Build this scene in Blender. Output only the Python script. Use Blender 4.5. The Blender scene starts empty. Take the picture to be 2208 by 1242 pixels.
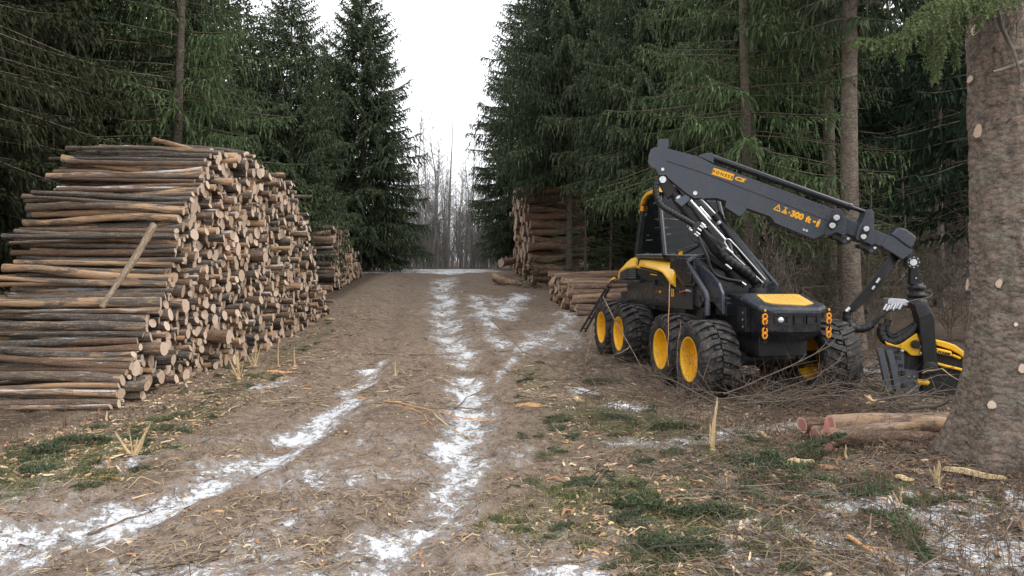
import bpy, math, random
import numpy as np
from mathutils import Vector, Matrix
rnd = random.Random(11)
rng = np.random.default_rng(11)
S = bpy.context.scene
COL = S.collection
PI = math.pi
F = 1600.0            # focal length in pixels of the 2208 px wide photograph
EYE = 2.3
CX, HY = 1104.0, 580.0

# ------------------------------------------------------------------ ground profile
_ky = np.array([-40, 0, 9, 12.8, 18.4, 22, 25, 28, 32, 36, 40, 44, 47, 52, 60, 90, 140, 260.])
_kz = np.array([0, 0, 0, .06, .17, .39, .65, .92, 1.3, 1.72, 2.05, 2.2, 2.24, 2.27, 2.3, 2.6, 3.2, 5.])
_yy = np.linspace(-40, 260, 3001)
_zz = np.interp(_yy, _ky, _kz)
_k = np.ones(15) / 15
_zz = np.convolve(np.pad(_zz, 7, mode='edge'), _k, mode='valid')

def vnoise(x, y, seed=0):
    x = np.asarray(x, float); y = np.asarray(y, float)
    xi = np.floor(x).astype(np.int64); yi = np.floor(y).astype(np.int64)
    xf = x - xi; yf = y - yi
    def h(a, b):
        n = (a * 374761393 + b * 668265263 + seed * 974711) & 0x7fffffff
        n = ((n ^ (n >> 13)) * 1274126177) & 0x7fffffff
        n = (n ^ (n >> 16)) & 0xffff
        return n / 65535.0
    u = xf * xf * (3 - 2 * xf); v = yf * yf * (3 - 2 * yf)
    return (h(xi, yi) * (1 - u) + h(xi + 1, yi) * u) * (1 - v) + (h(xi, yi + 1) * (1 - u) + h(xi + 1, yi + 1) * u) * v

def fbm(x, y, seed=0, oct=4):
    s = 0; a = .5; t = 0
    for i in range(oct):
        s = s + a * vnoise(x * 2 ** i, y * 2 ** i, seed + i * 17); t += a; a *= .55
    return s / t

def poly_d(x, y, pts):
    """distance to a polyline of (x, y, half_width), scaled by the half width"""
    best = np.full(np.shape(x), 1e9)
    for (x0, y0, w0), (x1, y1, w1) in zip(pts[:-1], pts[1:]):
        dx, dy = x1 - x0, y1 - y0
        t = np.clip(((x - x0) * dx + (y - y0) * dy) / (dx * dx + dy * dy), 0, 1)
        d = np.hypot(x - x0 - t * dx, y - y0 - t * dy) / (w0 + (w1 - w0) * t)
        best = np.minimum(best, d)
    return best

RUT_A = [(-4.6, 4.5, .5), (-4.2, 6.1, .5), (-3.75, 6.8, .5), (-3.3, 7.5, .45), (-3.0, 8.8, .42), (-2.95, 10.5, .42), (-2.97, 12.7, .42), (-3.1, 15, .4), (-3.4, 19, .4), (-4.2, 26, .4), (-5.4, 38, .5)]
RUT_B = [(-1.15, 4.5, .45), (-.97, 6.1, .42), (-.82, 6.8, .42), (-.62, 7.8, .42), (-.6, 9.2, .4), (-.74, 11.5, .4), (-.98, 16, .45), (-2.1, 23, .5), (-2.9, 30, .6), (-3.6, 42, .8)]

def ground(x, y):
    x = np.asarray(x, float); y = np.asarray(y, float)
    z = np.interp(y, _yy, _zz)
    near = np.clip((70 - y) / 40, 0, 1)
    a = np.clip(1 - poly_d(x, y, RUT_A) / 1.6, 0, 1); b = np.clip(1 - poly_d(x, y, RUT_B) / 1.6, 0, 1)
    z = z - near * (.14 * a * a * (3 - 2 * a) + .12 * b * b * (3 - 2 * b))
    rid = np.clip(a + b, 0, 1) * np.clip((fbm(x * .9, y * .6, 13, 2) - .35) * 3, 0, 1)
    z = z + near * rid * .014 * np.sin(y * 17 + np.sin(x * 5) * 1.4)
    z = z + (fbm(x * .35, y * .35, 3, 3) - .5) * .16 * near
    z = z + (fbm(x * 2.2, y * 1.7, 9, 3) - .5) * .07 * near
    side = np.clip((np.abs(x + .6) - 9) / 14, 0, 1)
    z = z + side * (fbm(x * .12, y * .12, 21, 3) - .45) * 1.0
    return z

def gz(x, y):
    return float(ground(np.array([x]), np.array([y]))[0])

def at(px, py, d):
    return Vector(((px - CX) * d / F, d, EYE - (py - HY) * d / F))

def gpt(px, py):
    """the point of the ground that the photograph shows at this pixel"""
    lo, hi = 3.0, 120.0
    f = lambda d: EYE - (py - HY) * d / F - gz((px - CX) * d / F, d)
    d = 3.0
    while d < 120 and f(d) > 0:
        d += .4
    lo, hi = d - .4, d
    for _ in range(14):
        m = (lo + hi) / 2
        if f(m) > 0: lo = m
        else: hi = m
    x = (px - CX) * lo / F
    return Vector((x, lo, gz(x, lo)))

# ------------------------------------------------------------------ materials
def new_mat(name):
    m = bpy.data.materials.new(name); m.use_nodes = True
    nt = m.node_tree; nt.nodes.clear()
    out = nt.nodes.new('ShaderNodeOutputMaterial')
    return m, nt, out

class NT:
    def __init__(s, nt): s.nt = nt
    def n(s, t, **kw):
        nd = s.nt.nodes.new('ShaderNode' + t)
        for k, v in kw.items():
            if k.startswith('i_'):
                nd.inputs[int(k[2:]) if k[2:].isdigit() else k[2:].replace('_', ' ')].default_value = v
            else: setattr(nd, k, v)
        return nd
    def l(s, a, b): s.nt.links.new(a, b)
    def noise(s, vec, scale, detail=4, rough=.55, dist=0):
        nd = s.n('TexNoise'); nd.inputs['Scale'].default_value = scale; nd.inputs['Detail'].default_value = detail
        nd.inputs['Roughness'].default_value = rough; nd.inputs['Distortion'].default_value = dist
        if vec is not None: s.l(vec, nd.inputs['Vector'])
        return nd.outputs['Fac']
    def mapv(s, vec, sc=(1, 1, 1), loc=(0, 0, 0), rot=(0, 0, 0)):
        nd = s.n('Mapping'); nd.inputs['Scale'].default_value = sc; nd.inputs['Location'].default_value = loc; nd.inputs['Rotation'].default_value = rot
        s.l(vec, nd.inputs['Vector']); return nd.outputs['Vector']
    def ramp(s, fac, stops):
        nd = s.n('ValToRGB'); cr = nd.color_ramp
        while len(cr.elements) < len(stops): cr.elements.new(.5)
        for e, (p, c) in zip(cr.elements, stops):
            e.position = p; e.color = (*c, 1) if len(c) == 3 else c
        s.l(fac, nd.inputs['Fac']); return nd.outputs['Color']
    def mix(s, fac, a, b):
        nd = s.n('MixRGB')
        for sock, v in ((nd.inputs[0], fac), (nd.inputs[1], a), (nd.inputs[2], b)):
            if hasattr(v, 'links'): s.l(v, sock)
            elif isinstance(v, (int, float)): sock.default_value = v
            else: sock.default_value = (*v, 1)
        return nd.outputs[0]
    def math(s, op, a, b=None, c=None, clamp=False):
        nd = s.n('Math'); nd.operation = op; nd.use_clamp = clamp
        for i, v in enumerate((a, b, c)):
            if v is None: continue
            if hasattr(v, 'links'): s.l(v, nd.inputs[i])
            else: nd.inputs[i].default_value = v
        return nd.outputs[0]
    def smooth(s, v, lo, hi):
        nd = s.n('MapRange'); nd.interpolation_type = 'SMOOTHSTEP'
        s.l(v, nd.inputs['Value']); nd.inputs['From Min'].default_value = lo; nd.inputs['From Max'].default_value = hi
        return nd.outputs['Result']
    def bump(s, h, strength=.4, dist=.02):
        nd = s.n('Bump'); nd.inputs['Strength'].default_value = strength; nd.inputs['Distance'].default_value = dist
        s.l(h, nd.inputs['Height']); return nd.outputs['Normal']
    def princ(s, out, col, rough=.8, metal=0, spec=.3, normal=None):
        b = s.n('BsdfPrincipled')
        for sock, v in ((b.inputs['Base Color'], col), (b.inputs['Roughness'], rough), (b.inputs['Metallic'], metal)):
            if hasattr(v, 'links'): s.l(v, sock)
            elif isinstance(v, (int, float)): sock.default_value = v
            else: sock.default_value = (*v, 1)
        b.inputs['Specular IOR Level'].default_value = spec
        if normal is not None: s.l(normal, b.inputs['Normal'])
        s.l(b.outputs[0], out.inputs['Surface']); return b

M = {}
def paint(name, col, rough=.4, metal=0, spec=.5, dirt=(.16, .125, .095), amount=.5, scale=6, bump=.0):
    m, nt, out = new_mat(name); t = NT(nt)
    tc = t.n('TexCoord').outputs['Object']
    n1 = t.noise(tc, scale, 8, .7); n2 = t.noise(tc, scale * 7, 6, .7)
    f = t.math('MULTIPLY', t.smooth(t.math('ADD', t.math('MULTIPLY', n1, .55), t.math('MULTIPLY', n2, .45)), .46, .64), amount)
    c = t.mix(f, col, dirt)
    v = t.noise(tc, scale * .4, 3)
    c = t.mix(t.math('MULTIPLY', v, .25), c, tuple(min(1, k * 1.6 + .01) for k in col))
    r = t.math('ADD', t.math('MULTIPLY', f, .45), rough, clamp=True)
    nrm = t.bump(n2, bump, .01) if bump else None
    t.princ(out, c, r, metal, spec, nrm)
    M[name] = m; return m

def attr_mat(name, rough=.85, trans=0.0, spec=.2):
    """colour read from the mesh's own 'col' attribute (each straw, leaf or twig has its own base colour)"""
    m, nt, out = new_mat(name); t = NT(nt)
    a = t.n('Attribute'); a.attribute_name = 'col'
    if trans:
        d = t.n('BsdfDiffuse'); tr = t.n('BsdfTranslucent'); mx = t.n('MixShader'); mx.inputs[0].default_value = trans
        t.l(a.outputs['Color'], d.inputs['Color']); t.l(a.outputs['Color'], tr.inputs['Color'])
        t.l(d.outputs[0], mx.inputs[1]); t.l(tr.outputs[0], mx.inputs[2]); t.l(mx.outputs[0], out.inputs['Surface'])
    else:
        t.princ(out, a.outputs['Color'], rough, 0, spec)
    M[name] = m; return m

# ------------------------------------------------------------------ mesh builders
WM = {}
def wm(o):
    return WM.get(o.name, Matrix.Identity(4)) if o is not None else Matrix.Identity(4)

def link(name, me, parent=None):
    o = bpy.data.objects.new(name, me); COL.objects.link(o)
    if parent is not None:
        o.parent = parent; WM[o.name] = wm(parent).copy()
    return o

def tag(o, label=None, cat=None, group=None, kind=None):
    if label: o['label'] = label
    if cat: o['category'] = cat
    if group: o['group'] = group
    if kind: o['kind'] = kind
    return o

def empty(name, loc=(0, 0, 0), rot=(0, 0, 0), parent=None):
    o = bpy.data.objects.new(name, None); COL.objects.link(o); o.empty_display_size = .2
    o.location = loc; o.rotation_euler = rot
    mm = Matrix.Translation(Vector(loc)) @ o.rotation_euler.to_matrix().to_4x4()
    if parent is not None:
        o.parent = parent; mm = wm(parent) @ mm
    WM[o.name] = mm
    return o

def npmesh(name, V, Fc, mats, smooth=False, col=None, midx=None, attr=None):
    """V (n,3), Fc (m,k) faces of k corners; col (n,3) per-vertex colour"""
    me = bpy.data.meshes.new(name)
    V = np.ascontiguousarray(V, np.float32); Fc = np.ascontiguousarray(Fc, np.int32)
    n, k = Fc.shape
    me.vertices.add(len(V)); me.vertices.foreach_set('co', V.ravel())
    me.loops.add(n * k); me.loops.foreach_set('vertex_index', Fc.ravel())
    me.polygons.add(n); me.polygons.foreach_set('loop_start', np.arange(0, n * k, k, dtype=np.int32))
    me.polygons.foreach_set('loop_total', np.full(n, k, np.int32))
    for m in mats: me.materials.append(m)
    if smooth: me.polygons.foreach_set('use_smooth', np.ones(n, bool))
    if midx is not None: me.polygons.foreach_set('material_index', np.ascontiguousarray(midx, np.int32))
    if col is not None:
        a = me.attributes.new('col', 'FLOAT_COLOR', 'POINT')
        c4 = np.ones((len(V), 4), np.float32); c4[:, :3] = col
        a.data.foreach_set('color', c4.ravel())
    for k_, v_ in (attr or {}).items():
        a = me.attributes.new(k_, 'FLOAT', 'POINT'); a.data.foreach_set('value', np.ascontiguousarray(v_, np.float32))
    me.update(); me.validate()
    return me

class MB:
    def __init__(s): s.V = []; s.F = []; s.mi = []; s.sm = []
    def add(s, verts, faces, mi=0, sm=False):
        b = len(s.V); s.V += [tuple(v) for v in verts]
        for f in faces:
            s.F.append(tuple(b + i for i in f)); s.mi.append(mi); s.sm.append(sm)
        return s
    def hexa(s, a, b, mi=0, sm=False):
        """two matching 4-corner loops"""
        return s.add(list(a) + list(b), [(3, 2, 1, 0), (4, 5, 6, 7), (0, 1, 5, 4), (1, 2, 6, 5), (2, 3, 7, 6), (3, 0, 4, 7)], mi, sm)
    def box(s, c, d, T=None, mi=0):
        x, y, z = c; a, b, e = d[0] / 2, d[1] / 2, d[2] / 2
        lo = [(x - a, y - b, z - e), (x + a, y - b, z - e), (x + a, y + b, z - e), (x - a, y + b, z - e)]
        hi = [(p[0], p[1], z + e) for p in lo]
        if T: lo = [T(*p) for p in lo]; hi = [T(*p) for p in hi]
        return s.hexa(lo, hi, mi)
    def prism(s, poly, off, mi=0):
        n = len(poly); off = Vector(off)
        P = [Vector(p) for p in poly]; Q = [p + off for p in P]
        fs = [tuple(range(n)), tuple(range(2 * n - 1, n - 1, -1))]
        fs += [(i, n + i, n + (i + 1) % n, (i + 1) % n) for i in range(n)]
        return s.add(P + Q, fs, mi)
    def loft(s, rings, mi=0, sm=True, cap=True, closed=True):
        n = len(rings[0]); V = [p for r in rings for p in r]; fs = []
        for i in range(len(rings) - 1):
            for j in range(n if closed else n - 1):
                k = (j + 1) % n
                fs.append((i * n + j, i * n + k, (i + 1) * n + k, (i + 1) * n + j))
        s.add(V, fs, mi, sm)
        if cap:
            s.add(rings[0], [tuple(range(n - 1, -1, -1))], mi, False); s.add(rings[-1], [tuple(range(n))], mi, False)
        return s
    def tube(s, pts, rad, n=8, mi=0, cap=True, sm=True):
        pts = [Vector(p) for p in pts]
        if not hasattr(rad, '__len__'): rad = [rad] * len(pts)
        rings = []; up = None
        for i, p in enumerate(pts):
            a = pts[max(i - 1, 0)]; b = pts[min(i + 1, len(pts) - 1)]
            t = (b - a).normalized()
            if up is None:
                up = Vector((0, 0, 1)) if abs(t.z) < .9 else Vector((1, 0, 0))
            x = t.cross(up).normalized(); up = x.cross(t).normalized()
            rings.append([p + (x * math.cos(2 * PI * j / n) + up * math.sin(2 * PI * j / n)) * rad[i] for j in range(n)])
        return s.loft(rings, mi, sm, cap)
    def lathe(s, o, ax, prof, n=24, mi=0, sm=True, cap=False):
        """prof: (distance along ax, radius)"""
        o = Vector(o); ax = Vector(ax).normalized()
        up = Vector((0, 0, 1)) if abs(ax.z) < .9 else Vector((1, 0, 0))
        x = ax.cross(up).normalized(); y = ax.cross(x)
        rings = [[o + ax * h + (x * math.cos(2 * PI * j / n) + y * math.sin(2 * PI * j / n)) * r for j in range(n)] for h, r in prof]
        return s.loft(rings, mi, sm, cap)
    def text(s, txt, size, o, ex, ey, en, mi=0, lift=.004, bold=0.0, align='LEFT', shear=0.0):
        cu = bpy.data.curves.new('letters', 'FONT'); cu.body = txt; cu.size = size; cu.offset = bold; cu.align_x = align; cu.shear = shear
        cu.resolution_u = 3
        ob = bpy.data.objects.new('letters', cu)
        me = bpy.data.meshes.new_from_object(ob)
        o = Vector(o); ex = Vector(ex); ey = Vector(ey); en = Vector(en)
        s.add([o + ex * v.co.x + ey * v.co.y + en * lift for v in me.vertices], [tuple(p.vertices) for p in me.polygons], mi)
        bpy.data.objects.remove(ob); bpy.data.curves.remove(cu); bpy.data.meshes.remove(me)
        return s
    def mesh(s, name, mats, parent=None, local=False):
        me = bpy.data.meshes.new(name)
        V = s.V
        if parent is not None and not local:
            inv = wm(parent).inverted(); V = [inv @ Vector(v) for v in V]
        me.from_pydata([tuple(v) for v in V], [], s.F)
        for m in (mats if isinstance(mats, (list, tuple)) else [mats]): me.materials.append(m)
        me.polygons.foreach_set('material_index', s.mi); me.polygons.foreach_set('use_smooth', s.sm)
        me.update(); return me
    def build(s, name, mats, parent=None, local=False, bevel=0, loc=None):
        o = link(name, s.mesh(name, mats, parent, local), parent)
        if bevel:
            b = o.modifiers.new('bevel', 'BEVEL'); b.width = bevel; b.segments = 2; b.limit_method = 'ANGLE'; b.angle_limit = math.radians(35)
        return o
# ------------------------------------------------------------------ camera, light, sky
cam = bpy.data.cameras.new('camera'); co = bpy.data.objects.new('camera', cam); COL.objects.link(co)
co.location = (0, 0, EYE); co.rotation_euler = (PI / 2, 0, 0)
cam.sensor_width = 36; cam.lens = 36 * F / 2208; cam.shift_y = (HY - 621) / 2208
cam.clip_start = .1; cam.clip_end = 1000
S.camera = co
w = bpy.data.worlds.new('World'); S.world = w; w.use_nodes = True
nt = w.node_tree; nt.nodes.clear(); t = NT(nt)
sky = t.n('TexSky'); sky.sky_type = 'NISHITA'; sky.sun_disc = False
SUN_EL, SUN_AZ = math.radians(50), math.radians(112)
sky.sun_elevation = SUN_EL; sky.sun_rotation = SUN_AZ; sky.air_density = 1.0; sky.dust_density = 4.0; sky.ozone_density = 1.0
hsv = t.n('HueSaturation'); hsv.inputs['Saturation'].default_value = .12; t.l(sky.outputs[0], hsv.inputs['Color'])
# an overcast deck: the clouds even the clear-sky brightness out to an almost uniform white
cl = t.noise(t.n('TexCoord').outputs['Generated'], 2.2, 4, .5)
deck = t.ramp(cl, [(.3, (9.0, 9.25, 9.7)), (.75, (10.6, 10.7, 10.9))])
c = t.mix(.75, hsv.outputs[0], deck)
bg = t.n('Background'); bg.inputs['Strength'].default_value = .13; t.l(c, bg.inputs['Color'])
out = t.n('OutputWorld'); t.l(bg.outputs[0], out.inputs['Surface'])
sl = bpy.data.lights.new('sun', 'SUN'); sl.energy = .9; sl.angle = math.radians(25); sl.color = (1, .97, .92)
so = bpy.data.objects.new('sun', sl); COL.objects.link(so)
sd = Vector((math.sin(SUN_AZ) * math.cos(SUN_EL), math.cos(SUN_AZ) * math.cos(SUN_EL), math.sin(SUN_EL)))
so.rotation_euler = sd.to_track_quat('Z', 'Y').to_euler(); so.location = sd * 60
S.view_settings.view_transform = 'Standard'; S.view_settings.look = 'None'; S.view_settings.gamma = 1
S.view_settings.exposure = 0.68
S.render.engine = 'CYCLES'
S.cycles.use_denoising = True
try: S.cycles.denoiser = 'OPENIMAGEDENOISE'; S.cycles.denoising_prefilter = 'ACCURATE'
except Exception: pass
S.cycles.max_bounces = 6; S.cycles.diffuse_bounces = 3; S.cycles.glossy_bounces = 3; S.cycles.transmission_bounces = 3; S.cycles.transparent_max_bounces = 8
S.cycles.caustics_reflective = False; S.cycles.caustics_refractive = False

# ------------------------------------------------------------------ the ground sheet
def spaced(knots):
    out = []
    for (a, b, st) in knots:
        n = max(1, int(round((b - a) / st))); out += list(np.linspace(a, b, n, endpoint=False))
    out.append(knots[-1][1]); return np.array(out)
gx = spaced([(-160, -60, 10), (-60, -20, 2), (-20, -9, .4), (-9, -6, .12), (-6, 6.5, .05), (6.5, 9, .12), (9, 20, .4), (20, 60, 2), (60, 160, 10)])
gy = spaced([(-30, 0, 3), (0, 4.5, .5), (4.5, 13, .05), (13, 20, .1), (20, 48, .25), (48, 80, 1), (80, 260, 10)])
X, Y = np.meshgrid(gx, gy)
Z = ground(X, Y)
fine = np.clip((26 - Y) / 8, 0, 1) * np.clip((9 - np.abs(X)) / 2, 0, 1)
rough_ = fbm(X * 7, Y * 7, 40, 3)
Z = Z + fine * ((rough_ - .5) * .06 + np.clip(fbm(X * 3.1, Y * 3.1, 60, 3) - .52, 0, 1) * .20 + np.clip(fbm(X * 5.3, Y * 4.1, 66, 4) - .5, 0, 1) * .30 * (np.exp(-(poly_d(X, Y, RUT_A) - 1.5) ** 2 * 3) + np.exp(-(poly_d(X, Y, RUT_B) - 1.5) ** 2 * 3)))

def snow_mask(x, y):
    s = np.zeros_like(x)
    wx = (fbm(x * 1.1, y * .8, 83, 3) - .5) * .6; wy = (fbm(x * .9, y * .7, 87, 3) - .5) * 1.2
    x0_, y0_ = x, y; x = x + wx; y = y + wy
    def streak(pts, strength, soft=1.25):
        d = poly_d(x, y, pts); return strength * np.clip((soft * 1.25 - d) / soft, 0, 1)
    wob = (fbm(x * .8, y * .8, 77, 3) - .5)
    x_ = x; 
    s = np.maximum(s, streak([(-5.2, 4.6, .9), (-4.3, 6.1, .62), (-3.8, 6.8, .5), (-3.35, 7.5, .42), (-3.0, 8.7, .36), (-2.9, 9.6, .2)], .95))
    s = np.maximum(s, streak([(-2.95, 10.2, .3), (-2.85, 11.3, .4), (-2.8, 12.2, .3), (-2.95, 15, .2), (-3.2, 18, .14)], .9))
    s = np.maximum(s, streak([(-1.3, 4.6, .5), (-.97, 6.1, .42), (-.85, 6.8, .42), (-.62, 7.8, .34), (-.6, 9.2, .3), (-.72, 11.5, .34), (-.95, 15, .38)], .92))
    s = np.maximum(s, streak([(-1.1, 17, .42), (-2.0, 23, .5), (-2.6, 28, .55), (-3.0, 33, .5), (-3.3, 38, .5)], .82))
    s = np.maximum(s, streak([(-.1, 18, .22), (-1.0, 25, .4), (-1.4, 31, .5)], .72))
    s = np.maximum(s, streak([(-.3, 14, .12), (.1, 17, .15), (.5, 20, .5), (1.0, 22, .7)], .8))
    s = np.maximum(s, streak([(-.2, 25, .45), (-.3, 29, .65), (.6, 31, .4)], .88))
    s = np.maximum(s, streak([(1.2, 19.5, .5), (1.5, 23, .4), (1.9, 26, .4)], .70))
    s = np.maximum(s, streak([(1.5, 12.4, .3), (1.95, 12, .3)], .8))
    s = np.maximum(s, streak([(1.1, 13.4, .2), (1.5, 13.2, .2)], .7))
    s = np.maximum(s, streak([(1.4, 9.6, .16), (2.3, 9.5, .2), (3.0, 10.4, .25), (4.2, 10.6, .2)], .8))
    s = np.maximum(s, streak([(4.1, 13.2, .6), (6, 15, 1.2), (8, 16, 1.0)], .62))
    s = np.maximum(s, streak([(2.0, 6.75, .2), (2.6, 6.45, .28), (3.0, 6.0, .3), (3.4, 5.8, .3)], .95))
    s = np.maximum(s, streak([(3.0, 7.2, .5), (4.6, 7.1, .8), (6.2, 7.3, .9)], .95))
    s = np.maximum(s, streak([(2.2, 5.0, .6), (4.5, 5.8, 1.0), (6, 6.2, .9)], .95))
    s = np.maximum(s, streak([(-4.0, 5.0, .5), (-2.4, 5.2, .7), (-1.3, 5.4, .6), (-.4, 5.1, .5), (.6, 5.4, .3)], .85))
    s = np.maximum(s, streak([(-2.2, 6.4, .3), (-1.9, 7.2, .2), (-2.2, 7.6, .2)], .5))
    s = np.maximum(s, streak([(-5.4, 8.0, .3), (-4.6, 8.3, .25), (-3.8, 9.0, .2)], .5))
    s = np.maximum(s, streak([(-4.6, 13.7, .2), (-4.3, 14.3, .15)], .7))
    s = np.maximum(s, 1.0 * np.clip((Y_t(x, y) - 40.2) / 1.2, 0, 1) * np.clip((x + 10) / 2, 0, 1) * np.clip((0.2 - x) / 2.5, 0, 1) * np.clip((58 - y) / 6, 0, 1))
    # thin old snow in the woods
    wood = np.clip((np.abs(x + .6) - 9) / 4, 0, 1)
    s = np.maximum(s, wood * np.clip((fbm(x * .16, y * .16, 91, 3) - .47) * 3.2, 0, .6) * np.where(x > 0, np.clip((y - 30) / 14, .12, 1), 1))
    right = np.clip((x - 7) / 3, 0, 1) * np.clip((y - 34) / 6, 0, 1) * np.clip((62 - y) / 6, 0, 1)
    s = np.maximum(s, right * .7)
    fl = .50 * np.clip((fbm(x * .5 + 7, y * .5, 55, 3) - .50) * 5, 0, 1) * np.clip((14 - y) / 6, 0, 1)
    s = np.maximum(s, fl)
    return np.clip(s + wob * .6 * (s > .02), 0, 1)
def Y_t(x, y): return y
def green_mask(x, y):
    g = np.zeros_like(x)
    def blob(cx, cy, rx, ry, st):
        nonlocal g
        g = np.maximum(g, st * np.clip(1.3 - np.hypot((x - cx) / rx, (y - cy) / ry), 0, 1))
    blob(-5.3, 9.0, 1.3, 2.2, .9); blob(-5.0, 11.6, .8, 1.4, .7); blob(-5.2, 14, .7, 3, .6); blob(-5.6, 20, .7, 5, .6)
    blob(1.4, 7.0, 1.7, 1.9, .75); blob(1.6, 11, 1.6, 2.2, .8); blob(3.0, 9, 1.5, 1.6, .7); blob(.4, 15, .6, 4, .5); blob(3.6, 7.5, 1.2, 1.0, .6)
    blob(.6, 30, 2.0, 6, .4); blob(-1.3, 36, 1.0, 5, .3); blob(-6.5, 32, .8, 8, .5)
    return np.clip(g, 0, 1)
def wood_mask(x, y):
    m = np.clip((-x - 6.2) / 1.5, 0, 1)
    m = np.maximum(m, np.clip((x - 3.2 - np.clip(y - 8, 0, 6) * .1) / 1.6, 0, 1))
    m = np.maximum(m, np.clip((y - 50) / 5, 0, 1))
    return m
snow_a = snow_mask(X, Y); green_a = green_mask(X, Y); wood_a = wood_mask(X, Y)
Z = Z + fine * .02 * snow_a
idx = np.arange(X.size).reshape(X.shape)
Fq = np.stack([idx[:-1, :-1], idx[:-1, 1:], idx[1:, 1:], idx[1:, :-1]], -1).reshape(-1, 4)
mg, nt, out = new_mat('ground_mud'); t = NT(nt)
pos = t.n('TexCoord').outputs['Object']
nA = t.noise(pos, .9, 4, .55); nB = t.noise(pos, 7, 6, .65); nC = t.noise(pos, 38, 5, .65)
straw1 = t.noise(t.mapv(pos, (16, 62, 10), rot=(0, 0, .5)), 1.0, 4, .6, .6); straw2 = t.noise(t.mapv(pos, (60, 14, 10), rot=(0, 0, .35)), 1.0, 4, .6, .6)
mixn = t.math('ADD', t.math('MULTIPLY', nB, .55), t.math('MULTIPLY', nC, .45))
mud = t.ramp(mixn, [(.34, (.060, .044, .032)), (.46, (.192, .142, .106)), (.56, (.285, .215, .162)), (.70, (.43, .34, .262))])
mud = t.mix(t.math('MULTIPLY', t.smooth(nA, .42, .68), .40), mud, (.25, .185, .14))
wet = t.smooth(t.noise(pos, 1.7, 5, .6), .52, .66)
mud = t.mix(t.math('MULTIPLY', wet, .5), mud, (.095, .070, .055))
mud = t.mix(t.math('MULTIPLY', t.smooth(straw1, .56, .66), .7), mud, (.40, .30, .20))
mud = t.mix(t.math('MULTIPLY', t.smooth(straw2, .58, .68), .6), mud, (.34, .26, .18))
aw = t.n('Attribute'); aw.attribute_name = 'wood'; ag = t.n('Attribute'); ag.attribute_name = 'green'; asn = t.n('Attribute'); asn.attribute_name = 'snow'
floor_ = t.ramp(mixn, [(.34, (.026, .019, .014)), (.5, (.092, .066, .048)), (.68, (.21, .155, .112))])
c = t.mix(t.smooth(t.math('ADD', aw.outputs['Fac'], t.math('MULTIPLY', t.math('SUBTRACT', nB, .5), .8)), .25, .75), mud, floor_)
moss = t.ramp(nC, [(.35, (.045, .052, .024)), (.65, (.19, .195, .095))])
gf = t.smooth(t.math('ADD', ag.outputs['Fac'], t.math('MULTIPLY', t.math('SUBTRACT', nB, .5), 1.9)), .36, .8)
c = t.mix(t.math('MULTIPLY', gf, .7), c, moss)
sn = t.math('ADD', t.math('MULTIPLY', t.math('SUBTRACT', t.noise(t.mapv(pos, (1, 1, 1)), 9, 9, .80, .4), .5), 3.6), t.math('MULTIPLY', asn.outputs['Fac'], .86))
sn2 = t.math('ADD', sn, t.math('MULTIPLY', t.math('SUBTRACT', t.noise(t.mapv(pos, (1, .55, 1)), 1.9, 5, .65), .5), 2.6))
gate = t.smooth(asn.outputs['Fac'], .02, .22)
sf = t.math('MULTIPLY', t.smooth(sn2, .50, .92), gate)
dust = t.math('MULTIPLY', t.math('MULTIPLY', t.smooth(sn2, .0, .7), gate), .38)
c = t.mix(dust, c, (.52, .47, .45))
c = t.mix(sf, c, (.82, .83, .86))
h = t.math('ADD', t.math('MULTIPLY', mixn, 1.0), t.math('MULTIPLY', sf, .12))
t.princ(out, c, t.mix(sf, (.85, .85, .85), (.6, .6, .6)), 0, .25, t.bump(h, 1.0, .09))
M['ground'] = mg
ge = link('ground', npmesh('ground', np.stack([X, Y, Z], -1).reshape(-1, 3), Fq, [mg], True, attr={'snow': snow_a.ravel(), 'green': green_a.ravel(), 'wood': wood_a.ravel()}))
tag(ge, kind='structure')
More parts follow.
